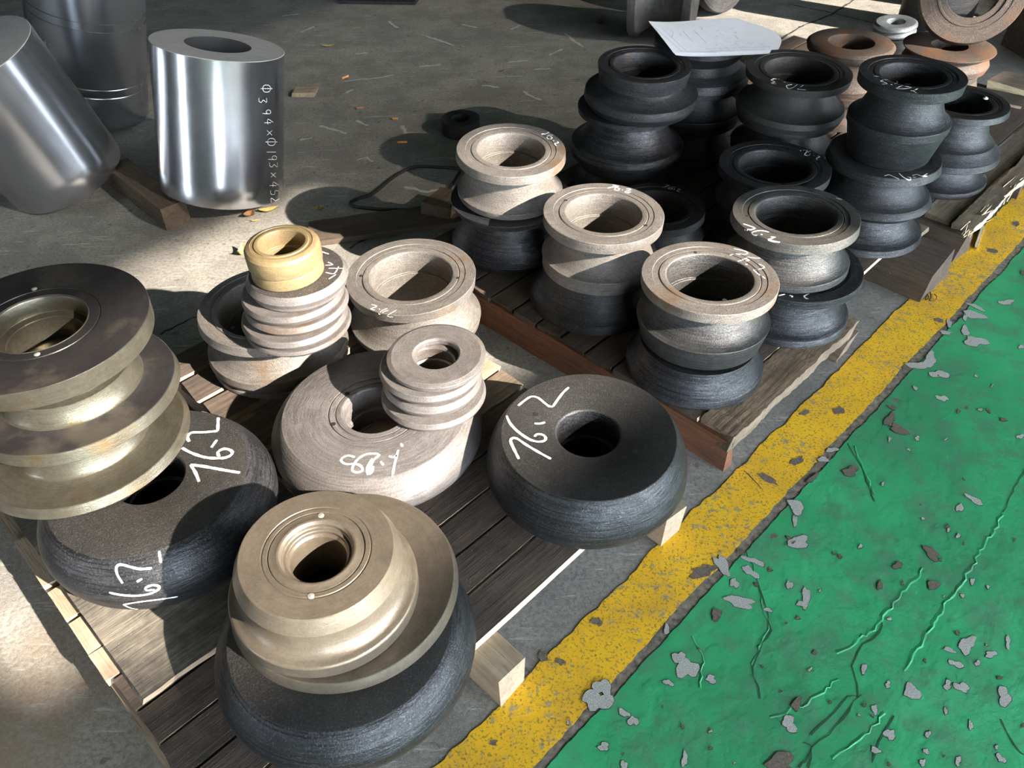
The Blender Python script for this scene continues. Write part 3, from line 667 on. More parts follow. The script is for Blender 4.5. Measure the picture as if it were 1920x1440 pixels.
# ------------------------------------------------------------------ chalk writing
strokes_on(K1, S((900, 690), 4.8, [(345, 340), (400, 295), (460, 258), (520, 268), (580, 315), (620, 345), (655, 350)], [(655, 350), (700, 285), (750, 220), (800, 175)], [(490, 500), (540, 502), (585, 490)],
    [(240, 430), (265, 490), (320, 555), (390, 610), (460, 650), (530, 665), (580, 655), (592, 630), (570, 605), (530, 595), (500, 605), (495, 620)], [(350, 820), (310, 740), (275, 660), (290, 635), (330, 635), (420, 695), (530, 760), (640, 820)]), .0062)
strokes_on(N1, S((500, 650), 4.2357, [(700, 880), (650, 865), (600, 885), (595, 915), (640, 935), (700, 930), (750, 950), (760, 985), (720, 1000), (680, 985), (690, 940), (730, 890), (790, 855), (850, 850), (895, 860), (850, 900), (825, 960), (815, 1020)],
    [(840, 890), (800, 960), (805, 1015), (835, 1000), (845, 950)], [(905, 910), (915, 925), (928, 942)], [(970, 870), (1010, 880), (1030, 860)], [(1045, 820), (1030, 880), (1010, 960), (1000, 1030)], [(1065, 768), (1080, 795)]), .0058)
strokes_on(P1, S((0, 740), 3.0, [(1228, 130), (1225, 205)], [(1225, 205), (1150, 212), (1075, 215), (1055, 240), (1065, 265)], [(1220, 255), (1190, 298)], [(1025, 300), (1070, 325), (1140, 350), (1200, 358), (1270, 355), (1305, 335), (1300, 315), (1260, 305), (1225, 325), (1235, 350)],
    [(1120, 490), (1100, 440), (1072, 395)], [(1072, 395), (1150, 405), (1260, 425), (1350, 440)]), .0070)
strokes_on(P1, S((0, 740), 3.0, [(690, 1060), (660, 1010), (655, 970), (680, 955), (740, 970), (790, 980), (855, 975)], [(770, 1052), (800, 1035)], [(615, 1112), (680, 1125), (760, 1130), (840, 1120), (890, 1095), (895, 1078), (860, 1070), (820, 1085), (825, 1100), (870, 1095)],
    [(1000, 1135), (900, 1150), (780, 1165), (695, 1180)], [(695, 1180), (740, 1200), (825, 1212)], [(895, 880), (905, 945)]), .0050)
strokes_on(A1, S((820, 210), 6.857, [(1415, 262), (1435, 268), (1380, 285), (1335, 285)], [(1490, 300), (1440, 300), (1410, 320), (1420, 345), (1460, 350), (1475, 330), (1450, 315)], [(1490, 365), (1500, 375)], [(1545, 380), (1555, 400), (1510, 405), (1515, 420), (1530, 435)]), .0040)
strokes_on(B1, S((980, 330), 6.857, [(1155, 115), (1210, 130), (1150, 145), (1095, 155)], [(1235, 130), (1190, 155), (1185, 180), (1225, 185), (1245, 165), (1215, 155)], [(1275, 178), (1290, 185)], [(1330, 170), (1370, 165), (1385, 180), (1340, 195), (1310, 210)], [(1310, 210), (1360, 215), (1390, 205)]), .0042)
strokes_on(C1, S((1180, 440), 6.4, [(1255, 170), (1330, 185), (1400, 205), (1420, 225), (1370, 240), (1280, 230)], [(1205, 250), (1245, 238)], [(1570, 285), (1480, 280), (1420, 270), (1400, 290), (1330, 315), (1300, 320)], [(1400, 290), (1440, 310), (1400, 320)], [(1390, 355), (1420, 362)],
    [(1555, 355), (1610, 380), (1615, 400), (1560, 415), (1490, 425)], [(1490, 425), (1540, 470), (1600, 505), (1630, 530)]), .0034)
strokes_on(D1, S((1350, 340), 6.857, [(300, 548), (380, 575), (450, 605), (390, 625), (320, 625)], [(630, 655), (540, 635), (470, 640), (410, 660), (440, 690), (480, 695)], [(525, 680), (545, 692)], [(650, 715), (710, 718), (640, 745), (620, 755)], [(620, 755), (700, 775), (770, 785)], [(1490, 215), (1570, 238)]), .0046)
strokes_on(D0, S((1380, 460), 6.857, [(548, 650), (630, 630)], [(685, 645), (725, 655), (715, 670)], [(940, 625), (875, 655), (900, 683), (930, 688)]), .0046)
strokes_on(E1r, S((1180, 60), 4.3636, [(1400, 972), (1455, 968), (1435, 1000)], [(1485, 975), (1445, 990), (1435, 1010), (1470, 1010), (1480, 995)], [(1505, 1010), (1512, 1014)], [(1540, 1015), (1560, 1022), (1530, 1035), (1540, 1048)]), .0042)
strokes_on(G1, S((1180, 60), 4.3636, [(1225, 385), (1180, 385), (1160, 395), (1190, 410), (1160, 420), (1200, 425)], [(1265, 410), (1277, 412)], [(1330, 430), (1285, 440), (1300, 465), (1340, 455), (1375, 430)], [(1375, 470), (1425, 435)], [(1380, 470), (1445, 475)]), .0040)
strokes_on(F3, S((1540, 80), 6.4, [(800, 445), (740, 450), (710, 465), (750, 475), (790, 495), (730, 500)], [(625, 400), (690, 410)], [(835, 500), (850, 510)], [(905, 460), (915, 480), (880, 495)], [(980, 515), (900, 550), (1000, 555), (1080, 540), (1000, 525)], [(1000, 495), (1080, 500)], [(1070, 575), (1100, 580), (1155, 555)], [(1100, 580), (1140, 605)]), .0036)
strokes_on(F2, S((1500, 260), 6.26, [(990, 440), (1040, 425), (1080, 440), (1160, 475)], [(1160, 405), (1200, 445), (1250, 475), (1290, 485), (1300, 460), (1260, 450)], [(1325, 455), (1360, 455)], [(1320, 435), (1370, 420), (1420, 440), (1490, 440)], [(1440, 445), (1495, 410)]), .0038)
strokes_on(I1, S((620, 430), 6.4, [(490, 905), (540, 915), (550, 930), (480, 955), (530, 970)], [(580, 955), (590, 962)], [(680, 950), (620, 975), (580, 1010), (590, 1020), (650, 985), (690, 975)], [(790, 970), (680, 1040), (750, 1050)]), .0026)
strokes_on(X1, S((1180, 310), 8.727, [(600, 320), (650, 335), (545, 360)], [(760, 355), (660, 365), (640, 385), (690, 390), (700, 375)], [(730, 385), (742, 390)], [(790, 385), (835, 395), (780, 415), (820, 440)]), .0034)
strokes_on(R1, S((360, 400), 6.0, [(1530, 550), (1585, 580), (1500, 585)], [(1540, 620), (1700, 620)], [(1650, 600), (1600, 680), (1505, 665)], [(1620, 690), (1540, 740)], [(1450, 430), (1540, 460)]), .0034)

# ------------------------------------------------------------------ bright steel cylinders and their timber
def tilted(o, c, th, ph):
    n = Vector((math.sin(th) * math.cos(ph), math.sin(th) * math.sin(ph), math.cos(th)))
    o.rotation_mode = 'QUATERNION'; o.rotation_quaternion = Vector((0, 0, 1)).rotation_difference(n); o.location = c
GC = 'heavy steel cylinders on the bare floor'
S1 = lathe('steel_cylinder', [(.1138, 0), (.234, 0), (.234, .090), (.2334, .0915), (.2334, .541, 1), (.1138, .541, 0)], [M['polish'], M['face']], seg=160, cham=.002)
nn = Vector((R(10.85), R(9.16), 1)).normalized(); S1.rotation_mode = 'QUATERNION'; S1.rotation_quaternion = Vector((0, 0, 1)).rotation_difference(nn); S1.location = (-1.1422, 2.8900, .0585)
tag(S1, 'bright turned steel cylinder with a wide bore and white writing down its side', 'cylinder', GC)
S3 = lathe('steel_cylinder', [(.02, 0), (.24, 0), (.24, .10), (.2393, .1015), (.2393, .55, 1), (.02, .55, 1)], [M['polish'], M['face']], seg=160, cham=.002)
tilted(S3, (-1.824, 3.023, .064), R(15.64), R(227.5)); tag(S3, 'bright steel cylinder tipped over at the left edge of the picture', 'cylinder', GC)
band = [(.24, 0), (.24, .150), (.2392, .152), (.2375, .1545), (.2375, .157), (.2392, .159), (.2388, .190), (.2372, .1925), (.2372, .195), (.24, .197), (.24, .452), (.2385, .4535), (.2385, .456), (.24, .4575), (.24, .487), (.2385, .4885), (.2385, .491), (.24, .4925), (.24, .74)]
S2 = lathe('steel_cylinder', [(.02, 0)] + band + [(.02, .74)], [M['polish_dull']], seg=160, cham=.001)
tilted(S2, (-1.965, 3.706, .073), R(17.3), R(-4)); tag(S2, 'tall dull steel cylinder with scored bands, standing behind the tipped cylinder', 'cylinder', GC)
S4 = lathe('steel_cylinder', [(.05, 0), (.26, 0), (.26, .62), (.05, .62)], [M['dark']], seg=96)
S4.location = (-2.83, 4.02, 0.001); tag(S4, 'dark cylinder half out of the top left corner behind the tipped cylinder', 'cylinder', GC)
def block(name, a, b, w, h, mat, z0=.0005, n=10, jit=.003, edge=None):
    """a timber from floor point a to b (centre line)"""
    a, b = Vector((a[0], a[1], 0)), Vector((b[0], b[1], 0)); l = (b - a).length
    o = board(name, 0, l, 0, w, z0, z0 + h, mat, None, jit=jit, n=n, edge=edge)
    c = (a + b) / 2; o.location = (c.x, c.y, z0); o.rotation_euler = (0, 0, math.atan2(b.y - a.y, b.x - a.x)); return o
tag(block('timber', (-1.277, 2.694), (-1.625, 3.060), .098, .095, M['timber'], n=14), 'short square timber propping up the bright cylinders', 'timber')
# white writing down the cylinder
FONT = {'O': [[(.5, .05), (.15, .25), (.15, .75), (.5, .95), (.85, .75), (.85, .25), (.5, .05)], [(.5, -.15), (.5, 1.15)]], '3': [[(.15, .9), (.8, .9), (.45, .55), (.8, .35), (.65, .08), (.15, .08)]], '9': [[(.75, .6), (.5, .45), (.2, .6), (.3, .92), (.7, .92), (.75, .6), (.7, .05)]],
        '4': [[(.6, 1), (.15, .4), (.9, .4)], [(.65, .75), (.65, .0)]], 'x': [[(.15, .75), (.85, .2)], [(.85, .75), (.15, .2)]], '1': [[(.5, 1), (.5, 0)]], '5': [[(.85, .95), (.3, .95), (.25, .55), (.75, .5), (.7, .1), (.2, .08)]], '2': [[(.15, .85), (.5, 1), (.8, .75), (.2, .08), (.9, .08)]]}
cx = [(499, 166, 17), (492, 188, 13), (499, 210, 13), (503, 228, 13), (505, 249, 13), (508, 266, 17), (508, 285, 12), (510, 296, 13), (512, 309, 13), (512, 328, 12), (513, 346, 13), (514, 361, 13), (515, 375, 12)]
sts = []
for ch, (x, y, s) in zip('O394xO193x452', cx):
    for st in FONT[ch]: sts.append([(x - 8 + 17 * b, y - s / 2 + s * a) for a, b in st])
strokes_on(S1, sts, .0022, 'paint_writing', 'greywhite', step=2.0, lift=.0012)

# ------------------------------------------------------------------ low black ring, rusty stacks and what lies at the back
br = lathe('thick_ring', [(.042, 0), (.086, 0), (.088, .003), (.088, .066), (.0435, .066), (.0425, .06), (.042, .05)], [M['black']])
br.location = (-.2065, 3.470, .0008); tag(br, 'small thick black ring lying alone on the floor', 'ring')
rs = [M['rust']]
def simple(name, label, c, z0, prof, bore, mats, cat='roller', group=None, tilt=None, seg=96):
    H = prof[-1][0]
    o = lathe(name, [(bore, 0)] + [(r, z) for z, r in prof] + [(bore + .003, H), (bore, H - .003)], mats, seg=seg)
    if tilt: tilted(o, (c[0], c[1], z0), *tilt)
    else: o.location = (c[0], c[1], z0)
    return tag(o, label, cat, group)
GU = 'rusty rollers at the back right'
simple('rusty_roller', 'rusty roller at the bottom of the left rusty stack', (1.409, 3.276), ZP, [(0, .17), (.03, .165), (.05, .150), (.09, .150), (.105, .162), (.135, .166)], .08, rs, group=GU)
simple('rusty_roller', 'rusty roller with a wide bore on top of the left rusty stack', (1.4087, 3.2759), .2605, [(0, .150), (.02, .155), (.05, .145), (.09, .142), (.130, .148), (.142, .166), (.1650, .1731), (.1746, .1605)], .088, rs, group=GU)
simple('rusty_roller', 'rusty grooved roller at the bottom of the right rusty stack', (1.8552, 3.3490), ZP, [(0, .155), (.02, .160), (.04, .150), (.06, .140), (.085, .152), (.10, .160), (.12, .152), (.14, .145), (.165, .150)], .07, rs, group=GU)
simple('rusty_roller', 'rusty grooved roller directly under the upright rusty ring', (1.8554, 3.3480), .2905, [(0, .150), (.012, .165), (.036, .1722), (.052, .165), (.064, .1500), (.074, .158), (.084, .178), (.0905, .1813), (.0960, .1560)], .07, rs, group=GU)
U3 = lathe('rusty_ring', [(.098, 0), (.185, 0), (.193, .004), (.196, .02), (.196, .075), (.15, .075), (.149, .073), (.134, .073), (.133, .075), (.125, .075), (.124, .070), (.100, .070), (.098, .065)], [M['rust']], seg=112)
fn = Vector((-.30, -.80, .42)).normalized()
U3.rotation_mode = 'QUATERNION'; U3.rotation_quaternion = Vector((0, 0, 1)).rotation_difference(fn)
U3.location = Vector((1.905, 3.415, .3865 + .196 * math.sqrt(1 - fn.z ** 2) + .000)); tag(U3, 'big rusty ring standing on edge on the right rusty stack, leaning back', 'ring')
disc_part(U3, 'red_spot', math.pi * .0, .142, .0745, .006, M['red'], .002)
simple('dark_drum', 'dark drum standing behind the upright rusty ring', (2.42, 4.62), .0005, [(0, .17), (.02, .19), (.55, .19), (.56, .185)], .10, [M['dark']], 'drum')
vp = at((1681, 42), .13)
simple('dark_drum', 'green-grey drum seen through the bore of the upright rusty ring', (2.95, 5.0), .0005, [(0, .20), (.02, .21), (.60, .21), (.61, .205)], .10, [M['bluegrey']], 'drum')
simple('grooved_pulley', 'small pale blue-grey grooved pulley lying on a dark disc at the back right', (vp.x, vp.y), .075, [(0, .098), (.012, .112), (.020, .112), (.032, .098), (.042, .112), (.055, .110), (.062, .098)], .045, [M['bluegrey']], 'pulley', tilt=(R(5), R(200)))
dp = at((1690, 84), .03)
simple('small_disc', 'small dark disc under the pale pulley beside the rusty stacks', (dp.x, dp.y + .02), .0005, [(0, .10), (.03, .105), (.062, .10)], .03, [M['dark']], 'disc')
def spool(label, c, ax, r1, w, rn, mats):
    o = lathe('spool_roller', [(.07, 0), (r1, 0), (r1, .045)] + [(rn + (r1 - rn) * (abs(t) ** 2.2), .045 + (w - .09) * (t + 1) / 2) for t in np.linspace(-.98, .98, 13)] + [(r1, w - .045), (r1, w), (.105, w), (.10, w - .004), (.08, w - .01), (.07, w - .02)], mats)
    a = Vector(ax).normalized(); o.rotation_mode = 'QUATERNION'; o.rotation_quaternion = Vector((0, 0, 1)).rotation_difference(a); o.location = c; return tag(o, label, 'roller')
spool('dull steel spool shaped roller lying on its side behind the drawing sheets', (.735, 4.70, .2405), (.95, -.31, 0), .24, .34, .17, [M['mid']])
simple('leaning_disc', 'large dark disc standing on edge right behind the spool shaped roller', (1.27, 5.06), .262, [(0, .255), (.05, .26), (.06, .255)], .05, [M['dark']], 'disc', tilt=(R(80), R(-50)))
pl = block('steel_plate', tuple(at((640, 2), 0))[:2], tuple(at((782, 4), 0))[:2], .12, .02, M['dark'])
tag(pl, 'dark flat steel plate at the top edge of the picture on the floor', 'plate')
# right edge
def q(px, z): p = at(px, z); return (p.x, p.y)
tag(block('loose_board', q((1868, 142), .16), q((1990, 175), .16), .16, .035, M['wood_old'], z0=.1258, edge=M['wood_fresh']), 'loose dirty board with a torn pale edge at the right edge of the picture', 'board')
tag(block('thin_board', q((1812, 172), .13), q((1918, 193), .13), .13, .012, M['wood_dirty'], z0=.1258, edge=M['wood_pale']), 'thin dirty board behind the roller with the white chalk bit', 'board')
tag(block('dark_beam', (2.75, 4.15), (4.2, 4.3), .5, .30, M['wood_dark']), 'dark beam in the shade at the right edge behind the rusty stacks', 'beam')
bar = lathe('steel_bar', [(.001, 0), (.06, 0), (.06, 1.4), (.001, 1.4)], [M['polish_dull']], seg=48)
bar.rotation_mode = 'QUATERNION'; bar.rotation_quaternion = Vector((0, 0, 1)).rotation_difference(Vector((1, .12, 0)).normalized()); bar.location = (2.72, 4.12, .3615)
tag(bar, 'dull steel bar lying on the dark beam at the top right corner', 'bar')

# ------------------------------------------------------------------ drawing sheets on the stack
def sheet(label, c4, z, bulge_, wob, ph):
    nx, ny = 22, 16; V = []; F = []
    P = [at(p, z) for p in c4]   # back-left, front-left, front-right, back-right
    for j in range(ny + 1):
        t = j / ny
        for i in range(nx + 1):
            s = i / nx
            p = (P[0] * (1 - s) + P[3] * s) * (1 - t) + (P[1] * (1 - s) + P[2] * s) * t
            p = p + (P[2] - P[1]).normalized() * bulge_ * s * math.sin(math.pi * t) + (P[1] - P[0]).normalized() * .012 * math.sin(6 * s + ph) * (1 - t) * s
            p.z = z + .004 + wob * (math.sin(5 * s + ph) * .6 + math.sin(4 * t + 3 * s)) + .010 * (1 - s) ** 6
            V.append(p)
    for j in range(ny):
        for i in range(nx):
            a = j * (nx + 1) + i; F.append((a, a + nx + 1, a + nx + 2, a + 1))
    o = link_mesh('drawing_sheet', V, F, M['paper'], None, None, 60)
    return tag(o, label, 'paper', 'drawing sheets on the covered stack')
sheet('lowest of the drawing sheets, its front edge peeping out', [(1216, 50), (1266, 111), (1442, 103), (1400, 42)], .5840, .05, .0010, .3)
sheet('middle drawing sheet, its right corner sticking out beyond the top one', [(1217, 49), (1262, 107), (1459, 95), (1392, 40)], .5868, .065, .0010, .3)
D3 = sheet('topmost drawing sheet with faint grey lines, over the covered stack', [(1215, 47), (1260, 104), (1452, 95), (1380, 36)], .5896, .055, .0010, .3)
ink = [[(1228, 52), (1282, 100)], [(1240, 52), (1291, 100)], [(1250, 55), (1262, 60), (1258, 72)], [(1280, 58), (1300, 80)], [(1300, 56), (1325, 82)], [(1325, 92), (1440, 88)], [(1330, 96), (1436, 93)], [(1265, 97), (1440, 99)]]
for k in range(46):
    x, y = random.uniform(1340, 1440), random.uniform(76, 95); ink.append([(x, y), (x + random.uniform(2, 7), y + random.uniform(-1, 1))])
for k in range(14):
    x, y = random.uniform(1275, 1400), random.uniform(50, 72); ink.append([(x, y), (x + random.uniform(-6, 7), y + random.uniform(-3, 3)), (x + random.uniform(-6, 7), y + random.uniform(-3, 3))])
strokes_on(D3, ink, .0013, 'ink_lines', 'ink', step=3, joined=True)

# ------------------------------------------------------------------ cable, plank, litter on the floor
def tube(name, pts, r, mat, seg=8):
    V = []; F = []; P = [Vector(p) for p in pts]; sm = []
    Q = [P[0]] + P + [P[-1]]
    for i in range(1, len(Q) - 2):
        for k in range(8):
            t = k / 8; a, b, c, d = Q[i - 1], Q[i], Q[i + 1], Q[i + 2]
            sm.append(.5 * ((2 * b) + (c - a) * t + (2 * a - 5 * b + 4 * c - d) * t * t + (3 * b - a - 3 * c + d) * t ** 3))
    sm.append(P[-1])
    for i, p in enumerate(sm):
        t = (sm[min(i + 1, len(sm) - 1)] - sm[max(i - 1, 0)]).normalized(); s = t.cross(Vector((0, 0, 1))).normalized(); u = s.cross(t)
        for k in range(seg):
            a = 2 * math.pi * k / seg; V.append(p + s * r * math.cos(a) + u * r * math.sin(a))
    for i in range(len(sm) - 1):
        for k in range(seg): F.append((i * seg + k, i * seg + (k + 1) % seg, (i + 1) * seg + (k + 1) % seg, (i + 1) * seg + k))
    return link_mesh(name, V, F, mat, None, None, 60)
cz = .007
cab = tube('black_cable', [at(p, cz) for p in [(900, 318), (862, 316), (820, 313), (782, 312), (760, 319), (735, 334), (700, 362), (672, 372), (658, 379), (662, 386), (690, 390), (730, 393), (790, 391)]] + [at((815, 378), .02), at((829, 371), .012), at((845, 350), cz), at((862, 322), cz)], .0065, M['cable'])
tag(cab, 'loop of black cable lying on the floor left of the middle pallet', 'cable')
pk = block('old_plank', q((578, 436), .02), q((866, 396), .02), .155, .022, M['wood_dark'], jit=.006, n=20)
tag(pk, 'dark flat plank lying on the floor behind the near pallet', 'plank')
tag(block('packing_stub', q((815, 402), .03), q((850, 372), .03), .12, .045, M['timber'], z0=.0228, jit=.010), 'split grey end of wood on top of the dark plank beside the cable loop', 'wood')
tag(block('wood_chip', q((551, 173), .01), q((594, 173), .01), .075, .022, M['wood_pale']), 'small pale block of wood lying by itself behind the writing covered cylinder', 'wood')
def leaf(label, px, l, w, ang, mat, curl=.012, name='dry_leaf'):
    c = at(px, .0); V = []; F = []; n = 8
    for i in range(n + 1):
        t = i / n; ww = w * math.sin(math.pi * (t * .9 + .05)) ** .8
        x = (t - .5) * l; z = .0025 + curl * (abs(2 * t - 1) ** 2)
        for y in (-ww / 2, 0, ww / 2):
            V.append((x, y, z + (abs(y) / w * curl if w else 0)))
    for i in range(n):
        for k in range(2): a = 3 * i + k; F.append((a, a + 3, a + 4, a + 1))
    o = link_mesh(name, V, F, M[mat]); o.location = (c.x, c.y, 0); o.rotation_euler = (0, 0, ang)
    return tag(o, label, 'leaf', 'dry leaves on the floor')
leaf('yellow curled leaf close to the foot of the cylinder with writing', (505, 396), .075, .035, .3, 'leaf')
leaf('brown crumpled leaf in front of the cylinder with writing', (468, 406), .050, .045, 1.2, 'leafbrown', .018)
leaf('thin pale leaf scrap right beside the brown crumpled leaf', (480, 415), .035, .012, .2, 'leaf', .004)
leaf('yellow leaf standing beside the brass bush and ring stack', (455, 478), .050, .030, 1.5, 'leaf', .030)
leaf('small yellow leaf in the shadow above the plank end', (598, 393), .045, .028, .2, 'leaf', .014)
leaf('pale curved leaf near the small block of wood', (616, 88), .07, .025, .1, 'leaf', .01)
leaf('tiny brown leaf far out on the bare floor', (940, 134), .03, .02, .1, 'leafbrown', .004)
leaf('grey folded paper scrap before the spool shaped roller', (1128, 44), .12, .06, 1.2, 'chipbrown', .02)  # a scrap of paper made with the leaf shape
def butt(label, px, ang, l=.045, mat='butt'):
    o = lathe('cigarette_butt', [(.0005, 0), (.0055, 0), (.0055, l), (.0005, l)], [M[mat]], seg=14, cham=0)
    p = at(px, .006); o.rotation_mode = 'QUATERNION'; o.rotation_quaternion = Vector((0, 0, 1)).rotation_difference(Vector((math.cos(ang), math.sin(ang), 0))); o.location = (p.x, p.y, .0058)
    return tag(o, label, 'cigarette butt', 'litter on the floor')
butt('orange cigarette butt on the floor near the loop of cable', (745, 267), .1)
butt('orange cigarette butt on the bare floor right of the small block of wood', (641, 147), .9)
butt('short brown stub on the bare floor between block and black ring', (668, 202), .1, .035, 'leafbrown')
butt('tiny yellow stub on the bare floor left of the black ring', (736, 222), -.1, .025)

for lb, px, ang, dz in (('small wood wedge lying in the gap behind the low black marked roller', (1362, 272), .4, .0), ('small wood wedge in the gap left of the tall pile', (1543, 280), 1.2, .0), ('thin scrap of wood in the gap between the two black tops at the back', (1571, 217), .9, .0)):
    p = at(px, .15); b_ = block('wood_wedge', (p.x - .05 * math.cos(ang), p.y - .05 * math.sin(ang)), (p.x + .05 * math.cos(ang), p.y + .05 * math.sin(ang)), .035, .045, M['wood_old'], z0=.1262, n=4)
    tag(b_, lb, 'wood')
tag(block('wood_splinter', q((1829, 466), .004), q((1843, 424), .004), .010, .008, M['wood_fresh'], z0=.0022, n=8, jit=.002), 'thin pale splinter lying across the far end of the yellow line', 'wood')
tag(tube('wire_curl', [at(p, .006) for p in [(1727, 555), (1733, 556), (1738, 551), (1741, 558), (1735, 562), (1740, 549), (1744, 548), (1745, 557), (1742, 562), (1748, 564), (1754, 562), (1756, 556), (1752, 551)]], .0014, M['cable'], 5), 'tiny curl of dark wire on the yellow line', 'wire')
# cracks, joints and stains of the concrete
def ribbon(name, pls, w, mat, parent, z=.0008, jag=.004, kind=None):
    V = []; F = []
    for pl_ in pls:
        P = [at(p, z) for p in pl_]; sm = []
        for a, b in zip(P[:-1], P[1:]):
            n = max(2, int((b - a).length / .02))
            for k in range(n):
                p = a.lerp(b, k / n); p.x += random.uniform(-jag, jag); p.y += random.uniform(-jag, jag); sm.append(p)
        sm.append(P[-1]); b0 = len(V)
        for i, p in enumerate(sm):
            t = (sm[min(i + 1, len(sm) - 1)] - sm[max(i - 1, 0)]); s = Vector((-t.y, t.x, 0)).normalized() * w * random.uniform(.25, .75)
            V += [p - s, p + s]
        for i in range(len(sm) - 1): a = b0 + 2 * i; F.append((a, a + 2, a + 3, a + 1))
    o = link_mesh(name, V, F, mat, parent)
    if kind: o['kind'] = kind
    return o
ribbon('crack', [[(300, 628), (330, 610), (372, 592), (420, 560)]], .008, M['crack'], floor)
ribbon('crack', [[(1440, 88), (1500, 50), (1560, 27), (1600, 0)]], .012, M['crack'], floor)
ribbon('crack', [[(1480, 8), (1560, 24), (1650, 46)]], .010, M['crack'], floor)
ribbon('crack', [[(655, 465), (680, 450), (720, 432), (800, 412)]], .010, M['crack'], floor)
ribbon('scuff_mark', [[(728, 40), (746, 52)], [(790, 66), (815, 72), (852, 86)], [(785, 125), (826, 121)], [(648, 152), (700, 147), (738, 140)], [(1000, 131), (1032, 128)], [(1060, 62), (1075, 76), (1094, 88)], [(667, 101), (690, 99)], [(672, 300), (688, 296), (700, 303)], [(755, 236), (762, 250)], [(670, 226), (690, 235)], [(955, 117), (990, 113)], [(1030, 103), (1055, 92)], [(905, 160), (935, 163)], [(980, 172), (1015, 188)], [(565, 60), (590, 50)], [(600, 235), (650, 250)], [(560, 262), (585, 258)], [(530, 30), (560, 26)], [(760, 350), (800, 360), (830, 354)], [(865, 45), (895, 52)], [(960, 55), (975, 47)], [(650, 175), (662, 168)]], .014, M['scuff'], floor, z=.0009, jag=.006, kind='stuff')
walk = bpy.data.objects['floor.001']
line = bpy.data.objects['trim_1']
ribbon('crack', [[(1655, 1165), (1650, 1185), (1620, 1210), (1595, 1250), (1612, 1305), (1590, 1308), (1550, 1352), (1520, 1378)], [(1505, 1390), (1520, 1400), (1512, 1425), (1498, 1440)],
    [(1590, 830), (1615, 870), (1640, 940)], [(1400, 1030), (1430, 1120), (1445, 1180), (1410, 1250), (1425, 1310)], [(1615, 1300), (1580, 1350), (1520, 1400), (1515, 1440)], [(1920, 880), (1880, 960)], [(1880, 1350), (1905, 1400), (1920, 1415)], [(1675, 1340), (1650, 1390), (1635, 1430)]], .0030, M['ridgeshade'], walk, z=.0030)  # dark lines put the shaded edges of paint ridges into colour
def ridge(name, pls, w, h, mat, parent, z=.0022):
    V = []; F = []
    for pl_ in pls:
        P = [at(p, z) for p in pl_]; sm = []
        for a, b in zip(P[:-1], P[1:]):
            n = max(2, int((b - a).length / .012))
            for k in range(n):
                p = a.lerp(b, k / n); p.x += random.uniform(-.005, .005); p.y += random.uniform(-.005, .005); sm.append(p)
        b0 = len(V)
        for i, p in enumerate(sm):
            t = (sm[min(i + 1, len(sm) - 1)] - sm[max(i - 1, 0)]); s_ = Vector((-t.y, t.x, 0)).normalized() * w * random.uniform(.6, 1.2); hh = h * random.uniform(.4, 1)
            V += [p - s_, p + Vector((0, 0, hh)), p + s_ * .5]
        for i in range(len(sm) - 1):
            a = b0 + 3 * i; F += [(a, a + 3, a + 4, a + 1), (a + 1, a + 4, a + 5, a + 2)]
    return link_mesh(name, V, F, mat, parent)
ridge('paint_ridge', [[(1882, 963), (1842, 1028), (1803, 1098), (1763, 1148), (1733, 1198), (1690, 1262)], [(1730, 1065), (1700, 1106), (1662, 1150), (1640, 1180), (1590, 1215), (1565, 1235)]], .007, .0016, M['green'], walk)
ridge('paint_ridge', [[(1570, 1272), (1545, 1300), (1520, 1312), (1470, 1335), (1430, 1345)], [(1660, 1340), (1630, 1372), (1600, 1392), (1565, 1410), (1550, 1430)], [(1600, 835), (1618, 872), (1640, 935)], [(1430, 1120), (1440, 1180), (1425, 1215), (1405, 1255)], [(1300, 1190), (1320, 1230), (1310, 1300)]], .005, .0013, M['green'], walk)
ribbon('scratch', [[(1395, 880), (1430, 918)]], .0022, M['crack'], line, z=.0024)
# bare patches in the green paint
chips = []
def ch(off, k, lst, mat=0):
    for t in lst: chips.append((off[0] + t[0] / k, off[1] + t[1] / k, t[2] / k, t[3] / k, R(t[4]) if len(t) > 4 else 0., mat))
ch((1280, 960), 3, [(650, 170, 45, 33), (225, 300, 26, 75, -30), (290, 400, 22, 28), (400, 275, 60, 16, 20), (320, 505, 98, 26, 14), (695, 480, 26, 48, 10), (665, 515, 20, 18), (600, 410, 17, 25), (25, 880, 55, 60), (160, 940, 28, 22), (1290, 1010, 42, 46), (600, 1190, 38, 44, -30), (1165, 1250, 28, 32), (1810, 1040, 38, 52), (1600, 745, 46, 44), (1500, 775, 35, 13, 15), (1735, 800, 34, 17), (1540, 855, 40, 18, 20), (1570, 985, 45, 24, 30), (1490, 975, 20, 24),
    (1155, 970, 15, 18), (1080, 1110, 18, 25), (1380, 1250, 16, 18), (1085, 1340, 25, 18), (1350, 1410, 14, 25), (1370, 1345, 18, 14), (1550, 1400, 16, 25), (1620, 1200, 11, 28), (1480, 1120, 10, 20), (1790, 1385, 30, 18, 50), (10, 1390, 18, 40), (380, 335, 46, 22, 30), (1575, 470, 14, 9), (1630, 390, 15, 15), (1020, 880, 18, 24), (480, 550, 22, 12, 30), (1660, 850, 14, 16), (1830, 730, 14, 34)])
